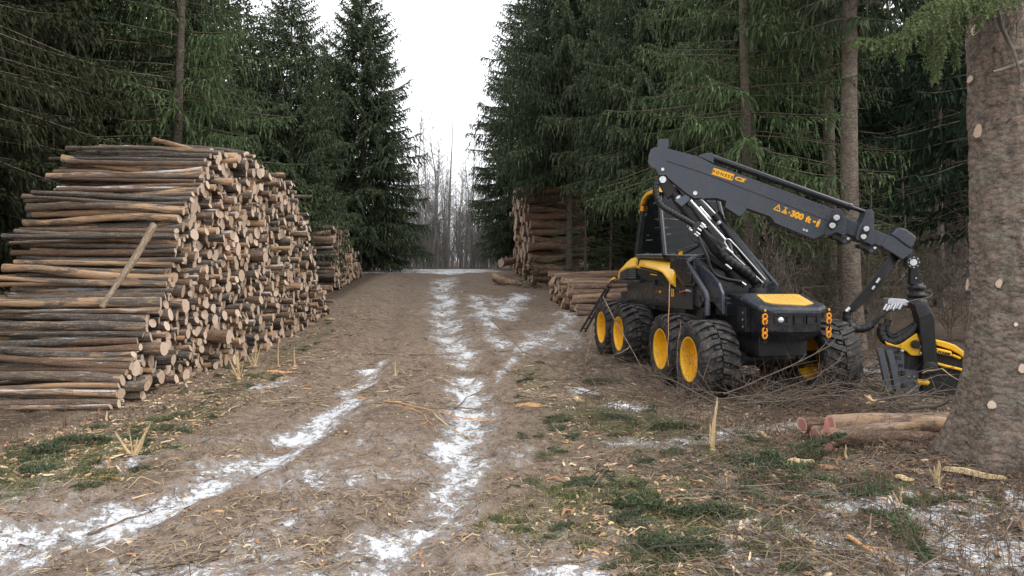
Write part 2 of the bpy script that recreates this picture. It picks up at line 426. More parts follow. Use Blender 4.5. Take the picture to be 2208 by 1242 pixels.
# ------------------------------------------------------------------ tree materials
attr_mat('needles', trans=.22)
def bark_mat(name, cols, sc=(1, 1, 1), scale=9, lichen=(.30, .33, .25), lich=.25, bump=.6, cell=True):
    m, nt, out = new_mat(name); t = NT(nt)
    tc = t.n('TexCoord').outputs['Object']
    v = t.n('TexVoronoi'); v.inputs['Scale'].default_value = scale; v.inputs['Randomness'].default_value = 1
    wob = t.n('VectorMath'); wob.operation = 'ADD'
    nz = t.n('TexNoise'); nz.inputs['Scale'].default_value = scale * .8; nz.inputs['Detail'].default_value = 4; t.l(t.mapv(tc, sc), nz.inputs['Vector'])
    wsc = t.n('VectorMath'); wsc.operation = 'SCALE'; wsc.inputs['Scale'].default_value = .09; t.l(nz.outputs['Color'], wsc.inputs[0])
    t.l(t.mapv(tc, sc), wob.inputs[0]); t.l(wsc.outputs[0], wob.inputs[1]); t.l(wob.outputs[0], v.inputs['Vector'])
    n1 = t.noise(t.mapv(tc, sc), scale * .5, 8, .72); n2 = t.noise(tc, 2.2, 6, .7); n3 = t.noise(tc, 40, 4, .6)
    f = t.math('ADD', t.math('MULTIPLY', n1, .6), t.math('MULTIPLY', t.n('SeparateColor').outputs[0] if False else n3, .4))
    c = t.ramp(f, [(.28, cols[0]), (.5, cols[1]), (.74, cols[2])])
    if cell:
        sp = t.n('SeparateColor'); t.l(v.outputs['Color'], sp.inputs[0])
        c = t.mix(t.math('MULTIPLY', t.smooth(t.math('ADD', t.math('MULTIPLY', sp.outputs[0], .6), t.math('MULTIPLY', t.noise(tc, 4.5, 4, .6), .6)), .62, .85), .5), c, cols[3])
        crk = t.noise(t.mapv(tc, (1, 1, 2.6)), scale * .9, 5, .7, .8)
        c = t.mix(t.math('MULTIPLY', t.smooth(crk, .44, .36), .75), c, cols[0])
        c = t.mix(t.math('MULTIPLY', t.smooth(v.outputs['Distance'], .5, .8), .35), c, cols[0])
    c = t.mix(t.math('MULTIPLY', t.smooth(n2, .5, .72), lich), c, lichen)
    hgt = t.math('ADD', t.math('MULTIPLY', v.outputs['Distance'], -.7), f)
    t.princ(out, c, .9, 0, .15, t.bump(hgt, bump, .05)); M[name] = m; return m
bark_mat('spruce_bark', [(.05, .040, .032), (.155, .128, .102), (.28, .235, .19), (.22, .155, .12)], (1, 1, 1.3), 12)
bark_mat('big_bark', [(.045, .038, .031), (.20, .165, .135), (.43, .37, .31), (.33, .225, .18)], (1, 1, 1.6), 10, (.27, .275, .215), .5, 1.0)
bark_mat('pale_hazed_bark', [(.13, .12, .115), (.30, .285, .27), (.50, .48, .46), (.3, .28, .26)], (1, 1, .5), 6, (.16, .15, .13), .4, .3)  # pale birch bark, with the greying of distance haze put into its colour
bark_mat('dead_wood', [(.06, .052, .045), (.14, .12, .10), (.24, .21, .18), (.18, .15, .13)], (1, 1, .5), 12, (.22, .25, .19), .35, .4, False)
bark_mat('shrub_wood', [(.055, .043, .035), (.145, .115, .092), (.26, .215, .17), (.17, .14, .12)], (1, 1, .5), 12, (.19, .19, .16), .2, .3, False)
bark_mat('hazed_shrub_wood', [(.13, .118, .11), (.235, .215, .20), (.33, .31, .29), (.2, .18, .17)], (1, 1, .5), 6, (.22, .21, .2), .3, .2, False)  # shrub bark paled in its colour to stand in for distance haze

def unit(a): return a / np.maximum(np.linalg.norm(a, axis=-1, keepdims=True), 1e-9)

def kites(A, B, W, r, colr, taper=.35):
    """leaf-sized faces from A to B, half width W, rolled at random"""
    d = unit(B - A); q = r.normal(size=A.shape); sd = unit(np.cross(d, q))
    mid = A + (B - A) * taper
    V = np.stack([A, mid + sd * W[:, None], B, mid - sd * W[:, None]], 1).reshape(-1, 3)
    Fc = np.arange(len(A) * 4).reshape(-1, 4)
    return V, Fc, np.repeat(colr, 4, 0)

def thin_tubes(paths, radii, n=3):
    """paths (k,m,3), radii (k,m): many thin tubes of m stations"""
    k, m, _ = paths.shape
    tg = np.gradient(paths, axis=1); tg = unit(tg)
    ref = np.where(np.abs(tg[..., 2:3]) < .9, np.array([0, 0, 1.]), np.array([1., 0, 0]))
    x = unit(np.cross(tg, ref)); y = np.cross(x, tg)
    a = np.arange(n) * 2 * PI / n
    ring = paths[:, :, None] + (x[:, :, None] * np.cos(a)[None, None, :, None] + y[:, :, None] * np.sin(a)[None, None, :, None]) * radii[:, :, None, None]
    V = ring.reshape(-1, 3)
    I = np.arange(k * m * n).reshape(k, m, n); J = np.roll(I, -1, 2)
    Fc = np.stack([I[:, :-1], J[:, :-1], J[:, 1:], I[:, 1:]], -1).reshape(-1, 4)
    return V, Fc

class Acc:
    def __init__(s): s.V = []; s.F = []; s.C = []; s.n = 0
    def add(s, V, Fc, C=None):
        s.V.append(V); s.F.append(Fc + s.n); s.n += len(V)
        if C is not None: s.C.append(C)
    def get(s): return np.concatenate(s.V), np.concatenate(s.F), (np.concatenate(s.C) if s.C else None)

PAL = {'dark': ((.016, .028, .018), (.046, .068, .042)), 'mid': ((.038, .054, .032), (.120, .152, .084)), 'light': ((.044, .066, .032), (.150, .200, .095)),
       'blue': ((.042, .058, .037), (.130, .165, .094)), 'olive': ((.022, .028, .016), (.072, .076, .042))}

def spruce(seed, H, cb, R, step=.11, kl=.17, kw=.022, hang=1.0, pal='mid', tr=.17, dead=0, per=5, whorl=.42, bare=.0, one_side=None, power=.75, second=1.0, tw=.24):
    r = np.random.default_rng(seed)
    fol = Acc(); wood = Acc()
    zs = np.linspace(-.3, H, 15)
    lean = r.normal(size=2) * .10
    cx = lean[0] * (zs / H) ** 2 + .04 * np.sin(zs * .5 + seed); cy = lean[1] * (zs / H) ** 2 + .04 * np.cos(zs * .45 + seed)
    rad = tr * (1 - np.clip(zs, 0, H) / H) ** .85 + .012 + tr * .6 * np.exp(-np.clip(zs + .1, 0, 9) * 3.2)
    V, Fc = thin_tubes(np.stack([cx, cy, zs], -1)[None], rad[None], 10); wood.add(V, Fc)
    lo, hi = (np.array(c) for c in PAL[pal])
    z = cb
    while z < H - .15:
        u = (z - cb) / (H - cb)
        nb = per if u < .85 else 4
        a0 = r.uniform(0, 2 * PI)
        for k in range(nb + (r.random() < .4)):
            az = a0 + k * 2 * PI / nb + r.normal() * .25
            if one_side is not None:
                dd = abs((az - one_side + PI) % (2 * PI) - PI)
                if dd > 1.7 and r.random() < .6: continue
            L = R * (1 - u) ** power * r.uniform(.72, 1.12) * min(1, .62 + u * 3.0) + .12
            if r.random() < bare * (1 - u): L *= .55
            n = max(4, int(L / step)); s = np.linspace(.06, 1, n)
            rise = .30 * u - .16 * (1 - u) + r.normal() * .06
            zz = z + r.uniform(-.15, .15) + L * (rise * s - .42 * (1 - u) * s * s + .26 * s ** 3.2)
            ang = az + r.normal() * .10 * s
            bx = np.interp(z, zs, cx); by = np.interp(z, zs, cy)
            P = np.stack([bx + np.cos(ang) * L * s, by + np.sin(ang) * L * s, zz], -1)
            V, Fc = thin_tubes(P[None, ::max(1, n // 7)], (np.linspace(.008 + .006 * L, .004, n))[None, ::max(1, n // 7)], 3); wood.add(V, Fc)
            tg = unit(np.gradient(P, axis=0)); lat = unit(np.cross(tg, np.array([0, 0, 1.])))
            shade = r.uniform(.55, 1.35)
            inner = .18 + .12 * bare
            for sgn in (-1, 1):
                for rep in range(1 if second <= 1 else 2):
                    keep = (s > inner * r.uniform(.6, 1.4)) & (r.random(n) < min(1, second) * .93)
                    p = P[keep]; ss = s[keep]; m = len(p)
                    if m == 0: continue
                    l2 = np.clip(L * tw * (1.2 - ss * .8), tw * .75, .8) * r.uniform(.4, 1.35, m)
                    d0 = unit(tg[keep] * .55 + lat[keep] * sgn * (.75 + r.normal(size=(m, 1)) * .25) + r.normal(size=(m, 3)) * .14)
                    dz = hang * r.uniform(.15, 1.15, m)
                    q = int(max(2, round(float(np.mean(l2)) / (kl * .72))))
                    for j in range(q):
                        ta = j / q; tb = min(1.12, ta + kl / max(.2, float(np.mean(l2))) )
                        def pt(tt):
                            v = p + d0 * (l2 * tt * (1 - .35 * tt * min(1, hang)))[:, None]
                            v[:, 2] -= dz * l2 * tt ** 1.5
                            return v
                        A = pt(ta); B = pt(tb) + r.normal(size=(m, 3)) * .018
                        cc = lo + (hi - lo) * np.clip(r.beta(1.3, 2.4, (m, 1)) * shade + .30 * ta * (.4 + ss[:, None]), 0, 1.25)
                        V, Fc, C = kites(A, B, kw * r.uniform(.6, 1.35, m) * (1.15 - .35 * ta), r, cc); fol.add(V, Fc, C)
            A = P[n // 3:-1]; B = A + unit(np.diff(P, axis=0)[n // 3:]) * kl
            if len(A):
                V, Fc, C = kites(A, B, np.full(len(A), kw), r, lo + (hi - lo) * r.random((len(A), 1)) * 1.05); fol.add(V, Fc, C)
        z += whorl * r.uniform(.75, 1.2) * (1 if u < .8 else .7)
    if dead:
        K = dead; zz = r.uniform(.8, max(cb, 1.2) + .8, K); az = r.uniform(0, 2 * PI, K); L = r.uniform(.5, 2.3, K)
        s = np.linspace(0, 1, 6)
        P = np.zeros((K, 6, 3)); bend = r.normal(size=(K, 1)) * .25
        P[..., 0] = np.cos(az)[:, None] * L[:, None] * s; P[..., 1] = np.sin(az)[:, None] * L[:, None] * s
        P[..., 2] = zz[:, None] + L[:, None] * (r.normal(size=(K, 1)) * .12 - .05) * s + L[:, None] * bend * s * s - .1 * s
        V, Fc = thin_tubes(P, np.linspace(.011, .003, 6)[None] * r.uniform(.7, 1.3, (K, 1)), 3); wood.add(V, Fc)
        # side twigs
        i = r.integers(0, K, K * 4); t0 = r.uniform(.3, .95, K * 4); base = P[i, (t0 * 5).astype(int)]
        d = r.normal(size=(K * 4, 3)); d[:, 2] *= .5; d = unit(d) * r.uniform(.15, .6, (K * 4, 1))
        Q = base[:, None] + d[:, None] * np.linspace(0, 1, 3)[None, :, None]
        V, Fc = thin_tubes(Q, np.array([[.005, .004, .002]]) * np.ones((K * 4, 1)), 3); wood.add(V, Fc)
    fv, ff, fc = fol.get(); wv, wf, _ = wood.get()
    crown = npmesh('crown', fv, ff, [M['needles']], False, fc); trunk = npmesh('trunk', wv, wf, [M['spruce_bark']], True)
    return trunk, crown

PROTO = {
    'edge': spruce(1, 21, 1.0, 4.4, step=.13, kl=.16, kw=.034, hang=1.0, pal='mid', tr=.2, per=6, whorl=.44, second=2),
    'high': spruce(11, 21, 5.6, 4.7, step=.12, kl=.15, kw=.033, hang=1.05, pal='blue', tr=.2, per=7, whorl=.40, second=2, dead=20, power=.55, tw=.29),
    'edgeb': spruce(2, 19, 1.6, 4.0, step=.13, kl=.16, kw=.036, hang=.9, pal='blue', tr=.18, per=7, whorl=.34, second=2, power=.52, tw=.34),
    'light': spruce(3, 20, 3.4, 4.6, step=.11, kl=.14, kw=.024, hang=1.15, pal='light', tr=.16, per=5, whorl=.55, dead=24),
    'cone': spruce(4, 16.6, 1.0, 4.1, step=.12, kl=.22, kw=.040, hang=.8, pal='blue', tr=.24, per=6, whorl=.25, bare=.2, power=.50, dead=20, second=2, tw=.40),
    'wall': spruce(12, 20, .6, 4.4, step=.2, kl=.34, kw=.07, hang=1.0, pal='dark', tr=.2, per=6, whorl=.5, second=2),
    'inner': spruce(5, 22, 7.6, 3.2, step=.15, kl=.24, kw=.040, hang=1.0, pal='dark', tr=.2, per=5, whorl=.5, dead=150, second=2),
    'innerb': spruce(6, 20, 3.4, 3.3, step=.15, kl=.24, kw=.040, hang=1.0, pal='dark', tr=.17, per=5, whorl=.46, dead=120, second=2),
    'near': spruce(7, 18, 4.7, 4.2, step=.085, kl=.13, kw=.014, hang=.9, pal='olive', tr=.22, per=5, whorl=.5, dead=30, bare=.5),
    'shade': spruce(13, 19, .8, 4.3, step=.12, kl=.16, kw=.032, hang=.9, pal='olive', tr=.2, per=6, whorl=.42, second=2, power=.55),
    'young': spruce(8, 6.2, .5, 1.9, step=.09, kl=.14, kw=.016, hang=.45, pal='light', tr=.05, per=5, whorl=.34, bare=.4),
    'tall': spruce(9, 24, 8.8, 3.4, step=.13, kl=.2, kw=.030, hang=1.2, pal='mid', tr=.25, per=6, whorl=.5, dead=60, second=2),
}

def tree(kind, x, y, sc=1, rz=None, label=None, group=None, name='spruce_tree', cat='tree', girth=1):
    o = empty(name, (x, y, gz(x, y) - .05), (0, 0, rnd.uniform(0, 2 * PI) if rz is None else rz))
    tag(o, label, cat, group)
    for nm, me in zip(('trunk', 'crown'), PROTO[kind]):
        c = link(nm, me, o); c.scale = (sc * (girth if nm == 'trunk' else 1), sc * (girth if nm == 'trunk' else 1), sc)
    return o

# left of the track
tree('near', -9.6, 10.2, 1, 2.2, 'dark olive spruce overhanging the near end of the big log pile')
tree('near', -11.8, 14.5, 1.05, .5, 'dark spruce with drooping boughs behind the near end of the big log pile')
tree('shade', -13.4, 17.6, 1.0, 1.0, 'low boughed dark spruce filling the shade behind the near end of the big pile')
tree('shade', -13.2, 12.6, .95, 3.0, 'dark low boughed spruce at the left edge of the picture')
tree('shade', -14.0, 23.0, 1.0, 5.0, 'dark low boughed spruce deeper behind the bare lower trunk')
tree('light', -10.6, 23.5, .98, 1.0, 'spruce with a bare lower trunk rising behind the top of the big log pile', girth=1.15)
tree('edgeb', -10.0, 33.5, .76, 2.0, 'slim blue green spruce just behind the far end of the big log pile')
tree('cone', -8.75, 43.6, 1, .7, 'tall conical spruce standing alone at the left of the road end')
tree('edgeb', -13.2, 30.0, .80, 4.0, 'broad spruce between the bare trunk spruce and the slim blue green one')
tree('edge', -14.5, 37, .78, 1.0, 'spruce half hidden behind the slim blue green one')
tree('innerb', -9.6, 50, .68, 1.0, 'thin spruce with a pale bare stem behind the conical spruce', girth=.6)
tree('edge', -13.0, 46, .72, 2.5, 'dark spruce filling the gap left of the conical spruce')
tree('edgeb', -11.7, 47.5, .80, 3.0, 'short spruce closing the gap left of the conical spruce')
tree('edgeb', -12.6, 38, .70, 5.0, 'spruce behind the slim blue green one')
# right of the track
tree('high', 2.75, 35.2, 1.0, .3, 'tall dark spruce whose trunk stands before the tall log stack', girth=.8)
tree('edgeb', .55, 47, .92, 2.0, 'far dark spruce edging the gap on the right of the road end')
tree('edgeb', 4.6, 42, 1.05, 3.0, 'dark spruce directly behind the tall log stack')
tree('light', 6.95, 22, 1.0, 2.9, 'light green spruce with long hanging boughs behind the crane', girth=1.1)
tree('high', 5.4, 28.5, .82, 5.2, 'dense spruce behind the low log stack')
tree('tall', 8.85, 19.4, 1.0, .4, 'spruce with a thick straight pale brown trunk behind the crane tip')
tree('tall', 11.1, 26, .95, 2.4, 'spruce with a thinner trunk just left of the thick straight one')
tree('tall', 10.0, 31, 1.05, 1.2, 'dark spruce deeper in the wood behind the harvester')
tree('innerb', 12.9, 20.5, 1.0, 2.6, 'spruce with low hanging boughs right of the thick straight trunk')
tree('young', 4.3, 32.6, 1.15, 2.0, 'young spruce between the tall log stack and the harvester cab', name='young_spruce')
tree('young', 3.15, 32.2, 1.05, 1.0, 'young spruce standing against the right side of the tall log stack', name='young_spruce')
for x, y, sc, lb in [(12.0, 25.0, 1.0, 'young light green spruce right of the thick straight trunk'), (9.6, 24.5, .8, 'young spruce between the crane and the thick straight trunk'),
                     (14.6, 27.5, 1.1, 'young spruce beside the trunk of the big foreground tree'), (-12.2, 27.5, .9, 'young spruce in the dark behind the log pile top')]:
    tree('young', x, y, sc, None, lb, name='young_spruce')
deep = []
def fill(n, x0, x1, y0, y1, kinds, dmin, avoid):
    k = 0; tries = 0
    while k < n and tries < 4000:
        tries += 1
        x = rnd.uniform(x0, x1); y = rnd.uniform(y0, y1)
        if avoid(x, y) or any((x - a) ** 2 + (y - b) ** 2 < dmin * dmin for a, b in deep): continue
        deep.append((x, y)); k += 1
        tree(rnd.choice(kinds), x, y, rnd.uniform(.85, 1.12), None, 'one of the dark crowded spruces deep in the wood ' + ('left of the track' if x < 0 else 'right of the track'),
             'spruces crowded in the wood ' + ('left of the track' if x < 0 else 'right of the track'))
px_ = lambda x, y: CX + F * x / y
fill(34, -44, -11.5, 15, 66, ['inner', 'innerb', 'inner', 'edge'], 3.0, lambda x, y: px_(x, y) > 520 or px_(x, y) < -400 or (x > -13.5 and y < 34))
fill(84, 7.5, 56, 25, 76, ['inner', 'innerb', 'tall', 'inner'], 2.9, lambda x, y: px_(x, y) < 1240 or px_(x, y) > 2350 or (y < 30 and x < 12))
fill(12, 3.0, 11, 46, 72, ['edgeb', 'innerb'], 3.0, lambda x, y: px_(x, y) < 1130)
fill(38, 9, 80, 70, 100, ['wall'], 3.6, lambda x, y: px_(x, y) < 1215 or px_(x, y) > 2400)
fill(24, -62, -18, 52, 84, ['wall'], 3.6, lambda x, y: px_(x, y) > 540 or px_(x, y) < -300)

# ------------------------------------------------------------------ bare trees and shrubs at the end of the road
def bare_plant(seed, H, r0, nb, spread, up, wood, lean=.03, lo=.35, twigs=5, kink=.05):
    r = np.random.default_rng(seed); acc = Acc()
    s = np.linspace(0, 1, 10)
    ax = np.cumsum(r.normal(size=10) * kink) * H * .03; ay = np.cumsum(r.normal(size=10) * kink) * H * .03
    tp = np.stack([ax + lean * H * s, ay, s * H - .1], -1)
    V, Fc = thin_tubes(tp[None], (r0 * (1 - s * .93))[None], 6); acc.add(V, Fc)
    t0 = r.uniform(lo, .98, nb); i = t0 * 9; k = i.astype(int); f = (i - k)[:, None]
    base = tp[k] * (1 - f) + tp[np.minimum(k + 1, 9)] * f
    az = r.uniform(0, 2 * PI, nb); L = spread * H * r.uniform(.5, 1.2, nb) * (1.15 - t0)
    d = np.stack([np.cos(az), np.sin(az), np.full(nb, up) + r.normal(size=nb) * .2], -1); d = unit(d)
    s5 = np.linspace(0, 1, 5)
    P = base[:, None] + d[:, None] * (L[:, None] * s5)[..., None]; P[..., 2] += (L[:, None] * .22 * s5 ** 2); P += np.cumsum(r.normal(size=P.shape) * .02 * L[:, None, None] * .6, 1) * (s5 > 0)[None, :, None]
    V, Fc = thin_tubes(P, (r0 * .34 * (1.05 - t0))[:, None] * np.linspace(1, .25, 5)[None] + .003, 3); acc.add(V, Fc)
    m = nb * twigs; ii = r.integers(0, nb, m); kk = r.integers(1, 5, m); b2 = P[ii, kk]
    d2 = unit(d[ii] + r.normal(size=(m, 3)) * .6 + np.array([0, 0, .25])); l2 = L[ii] * r.uniform(.2, .55, m)
    Q = b2[:, None] + d2[:, None] * (l2[:, None] * np.linspace(0, 1, 3))[..., None]
    V, Fc = thin_tubes(Q, np.array([[.0055, .004, .002]]) * np.ones((m, 1)) * (1 + r0 * 5), 3); acc.add(V, Fc)
    V, Fc, _ = acc.get()
    return npmesh('bare_plant', V, Fc, [M[wood]], True)
BIRCH = [bare_plant(20 + i, 15, .095, 54, .15, 1.0, 'pale_hazed_bark', lean=.02 * (i - 1.5), lo=.28, twigs=9, kink=.14) for i in range(4)]
POLE = [bare_plant(30 + i, 14, .10, 30, .06, .6, 'pale_hazed_bark', lean=.006 * i, lo=.25, twigs=4) for i in range(2)]
BUSH = [bare_plant(40 + i, 4.2, .026, 46, .34, 1.7, 'hazed_shrub_wood', lean=.08 * (i - 1), lo=.05, twigs=14, kink=.3) for i in range(4)]
SHRUB = [bare_plant(50 + i, 2.6, .013, 26, .30, 1.0, 'shrub_wood', lean=.16 * (i - 1), lo=.1, twigs=8, kink=.35) for i in range(4)]
def single(name, me, x, y, sc, label, cat, group=None, rz=None, girth=1):
    o = link(name, me); o.location = (x, y, gz(x, y) - .05); o.scale = (sc * girth, sc * girth, sc); o.rotation_euler = (rnd.uniform(-.03, .03), rnd.uniform(-.03, .03), rnd.uniform(0, 6.28) if rz is None else rz)
    return tag(o, label, cat, group)
for px, y, top in [(905, 62, 215), (915, 66, 250), (930, 60, 235), (938, 70, 290), (945, 64, 285), (966, 66, 225), (897, 74, 330), (1000, 68, 310), (990, 80, 355), (1012, 60, 350), (1030, 74, 300), (1020, 66, 330), (1045, 70, 320)]:
    x = (px - CX) * y / F; h = EYE + (HY - top) * y / F - gz(x, y); i = rnd.randrange(4)
    nm = {966: 'tall bare pole like tree alone in the middle of the sky gap', 905: 'leftmost tall bare birch in the sky gap at the road end'}.get(px)
    single('bare_birch', POLE[0] if px == 966 else BIRCH[i], x, y, h / (14 if px == 966 else 15), nm or ('bare birch in the slim group left of the lone pole tree' if px < 966 else 'bare birch in the slim group right of the lone pole tree'), 'tree', None if nm else ('bare birches left of the lone pole' if px < 966 else 'bare birches right of the lone pole'), girth=1.5)
for k in range(95):
    y = rnd.uniform(60, 100); px = rnd.uniform(860, 1075); x = (px - CX) * y / F
    single('bare_birch', rnd.choice(BIRCH + POLE), x, y, rnd.uniform(.5, .86), 'slender bare tree in the grey thicket at the end of the track', 'tree', 'slender bare trees in the thicket at the road end', girth=1.1)
for k in range(170):
    y = rnd.uniform(50, 92); px = rnd.uniform(790, 1110); x = (px - CX) * y / F
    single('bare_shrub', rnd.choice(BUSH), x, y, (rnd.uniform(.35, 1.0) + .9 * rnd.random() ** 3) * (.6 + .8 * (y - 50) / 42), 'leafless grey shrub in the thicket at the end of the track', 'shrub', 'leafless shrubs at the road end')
single('birch_sapling', BIRCH[1], (778 - CX) * 41 / F, 41, .22, 'thin pale birch sapling left of the conical spruce trunk', 'sapling')
single('birch_sapling', BIRCH[2], (858 - CX) * 46 / F, 46, .24, 'thin pale birch sapling right of the conical spruce trunk', 'sapling')
# leafless undergrowth between the trunks behind the harvester
for k in range(88):
    y = rnd.uniform(16.5, 34); px = rnd.uniform(1560, 2150); x = (px - CX) * y / F
    single('bare_shrub', rnd.choice(SHRUB), x, y, rnd.uniform(.7, 1.5), 'leafless brown shrub among the trunks behind the harvester', 'shrub', 'leafless shrubs behind the harvester')
for k in range(16):
    y = rnd.uniform(20, 40); x = rnd.uniform(-15, -10.5)
    single('bare_shrub', rnd.choice(SHRUB), x, y, rnd.uniform(.8, 1.5), 'leafless brown shrub in the dark wood behind the log piles', 'shrub', 'leafless shrubs behind the log piles')
# ------------------------------------------------------------------ logs
def log_bark(name, tones, strip=(.50, .31, .175), stripamt=.72, snowk=.8):
    m, nt, out = new_mat(name); t = NT(nt)
    tc = t.n('TexCoord').outputs['Object']; oi = t.n('ObjectInfo').outputs['Random']
    at_ = t.n('Attribute'); at_.attribute_name = 'tint'
    rv = t.math('FRACT', t.math('ADD', oi, at_.outputs['Fac']))
    off = t.n('CombineXYZ'); t.l(t.math('MULTIPLY', rv, 37), off.inputs[0]); t.l(t.math('MULTIPLY', rv, 91), off.inputs[1])
    ad = t.n('VectorMath'); ad.operation = 'ADD'; t.l(tc, ad.inputs[0]); t.l(off.outputs[0], ad.inputs[1]); p = ad.outputs[0]
    n1 = t.noise(t.mapv(p, (2.4, 16, 16)), 1.4, 8, .72, .6); n2 = t.noise(p, 34, 4, .6); n3 = t.noise(t.mapv(p, (1.1, 5, 5)), 1.0, 9, .74, .5)
    f = t.math('ADD', t.math('MULTIPLY', n1, .6), t.math('MULTIPLY', n2, .4))
    base = t.ramp(f, [(.36, tones[0]), (.5, tones[1]), (.63, tones[2])])
    warm = t.ramp(f, [(.33, (.085, .048, .030)), (.5, (.21, .125, .08)), (.7, (.36, .235, .15))])
    r2 = t.math('FRACT', t.math('MULTIPLY', rv, 7.31)); r3 = t.math('FRACT', t.math('MULTIPLY', rv, 13.7))
    c = t.mix(t.math('MULTIPLY', t.smooth(r2, .35, 1), .8), base, warm)
    c = t.mix(t.math('MULTIPLY', t.smooth(r3, .2, 1), .35), c, (.28, .235, .19))
    sa = t.smooth(t.math('ADD', n3, t.math('MULTIPLY', t.math('SUBTRACT', r3, .5), .22)), .555, .605)
    sc_ = t.mix(n1, strip, tuple(min(1, k * 1.5) for k in strip))
    c = t.mix(t.math('MULTIPLY', sa, stripamt), c, sc_)
    g = t.n('NewGeometry'); sx = t.n('SeparateXYZ'); t.l(g.outputs['Normal'], sx.inputs[0])
    up = t.smooth(sx.outputs[2], .35, .8)
    snow = t.math('MULTIPLY', t.math('MULTIPLY', up, t.smooth(t.math('ADD', t.noise(t.mapv(p, (1.2, 6, 6)), 1.5, 6, .7), t.math('MULTIPLY', t.smooth(t.math('FRACT', t.math('MULTIPLY', rv, 3.77)), .72, .95), .16)), .63, .70)), snowk)
    c = t.mix(snow, c, (.72, .75, .80))
    t.princ(out, c, .9, 0, .15, t.bump(f, 1.0, .05)); M[name] = m; return m
log_bark('log_bark', [(.030, .025, .021), (.120, .100, .084), (.30, .265, .23)])
log_bark('red_log_bark', [(.048, .030, .022), (.18, .115, .083), (.38, .265, .195)], (.55, .35, .2), .4, .1)
def end_mat(name, a, b, core=None):
    m, nt, out = new_mat(name); t = NT(nt)
    tc = t.n('TexCoord').outputs['Object']; oi = t.n('ObjectInfo').outputs['Random']; at_ = t.n('Attribute'); at_.attribute_name = 'tint'
    rv = t.math('FRACT', t.math('ADD', oi, at_.outputs['Fac']))
    ar = t.n('Attribute'); ar.attribute_name = 'rad'
    n = t.noise(tc, 22, 4, .6)
    rings = t.math('SINE', t.math('ADD', t.math('MULTIPLY', ar.outputs['Fac'], 42), t.math('MULTIPLY', n, 5)))
    c = t.mix(t.math('FRACT', t.math('MULTIPLY', rv, 5.3)), a, b)
    c = t.mix(t.math('MULTIPLY', t.math('ADD', rings, 1), .07), c, tuple(k * .55 for k in a))
    c = t.mix(t.math('MULTIPLY', t.smooth(n, .5, .75), .4), c, tuple(k * .6 for k in a))
    if core: c = t.mix(t.smooth(t.math('ADD', ar.outputs['Fac'], t.math('MULTIPLY', n, .25)), .92, .78), c, core)
    t.princ(out, c, .8, 0, .2, t.bump(n, .25, .01)); M[name] = m; return m
end_mat('log_end', (.46, .33, .235), (.74, .58, .45))
end_mat('pink_end', (.62, .42, .33), (.66, .47, .38), (.46, .20, .17))

LOGL, LOGR = 3.1, .12
def log_proto(seed, n=14, mats=('log_bark', 'log_end'), bend=.05):
    """unit log: axis +X from 0 (sawn front end) back to -LOGL, radius LOGR"""
    r = np.random.default_rng(seed); m = 9
    s = np.linspace(0, 1, m); a = np.arange(n) * 2 * PI / n
    cy = bend * np.sin(s * PI * r.uniform(.6, 1.6) + r.uniform(0, 6)); cz = bend * np.sin(s * PI * r.uniform(.6, 1.6) + r.uniform(0, 6)); cy -= cy[0]; cz -= cz[0]
    lob = 1 + .05 * np.sin(a * 2 + r.uniform(0, 6)) + .035 * np.sin(a * 3 + r.uniform(0, 6)) + .02 * r.normal(size=n)
    V = []; tilt = r.normal(size=2) * .12
    for i in range(m):
        rr = LOGR * (1.0 - r.uniform(.12, .3) * s[i]) * (1 + r.normal() * .055) * lob * (1 + r.normal(size=n) * .03)
        y = cy[i] + rr * np.cos(a); z = cz[i] + rr * np.sin(a)
        x = -LOGL * s[i] + np.zeros(n)
        if i in (0, m - 1): x = x + (tilt[0] * (y - cy[i]) + tilt[1] * (z - cz[i]))
        V.append(np.stack([x, y, z], -1))
    body = np.concatenate(V); I = np.arange(m * n).reshape(m, n); J = np.roll(I, -1, 1)
    Fb = np.stack([I[:-1], I[1:], J[1:], J[:-1]], -1).reshape(-1, 4)
    # end discs as quads fans: rim ring, inner ring, split into quads via a mid ring
    verts = [body]; faces = [Fb]; mi = [np.zeros(len(Fb), int)]; rad = [np.zeros(len(body))]; nv = len(body)
    for i, sg in ((0, 1), (m - 1, -1)):
        rim = V[i]; c0 = rim.mean(0)
        k1 = c0 + (rim - c0) * .5; k2 = c0 + (rim - c0) * .02
        verts += [rim, k1, k2]; rad += [np.ones(n), np.full(n, .5), np.zeros(n)]
        A = np.arange(n) + nv; B = A + n; C_ = B + n; nv += 3 * n
        for P_, Q_ in ((A, B), (B, C_)):
            q = np.stack([P_, np.roll(P_, -1), np.roll(Q_, -1), Q_], -1)
            if sg < 0: q = q[:, ::-1]
            faces.append(q); mi.append(np.ones(n, int))
    return np.concatenate(verts), np.concatenate(faces), np.concatenate(mi), np.concatenate(rad)
LP = [log_proto(100 + i, bend=.02 + .011 * i) for i in range(8)]
LME = [npmesh('log', V, Fc, [M['log_bark'], M['log_end']], True, midx=mi, attr={'rad': ra}) for V, Fc, mi, ra in LP]
RME = [npmesh('log', V, Fc, [M['red_log_bark'], M['log_end']], True, midx=mi, attr={'rad': ra}) for V, Fc, mi, ra in LP]
for me in LME + RME:
    fl = np.zeros(len(me.polygons), bool); fl[:8 * 14] = True; me.polygons.foreach_set('use_smooth', fl)

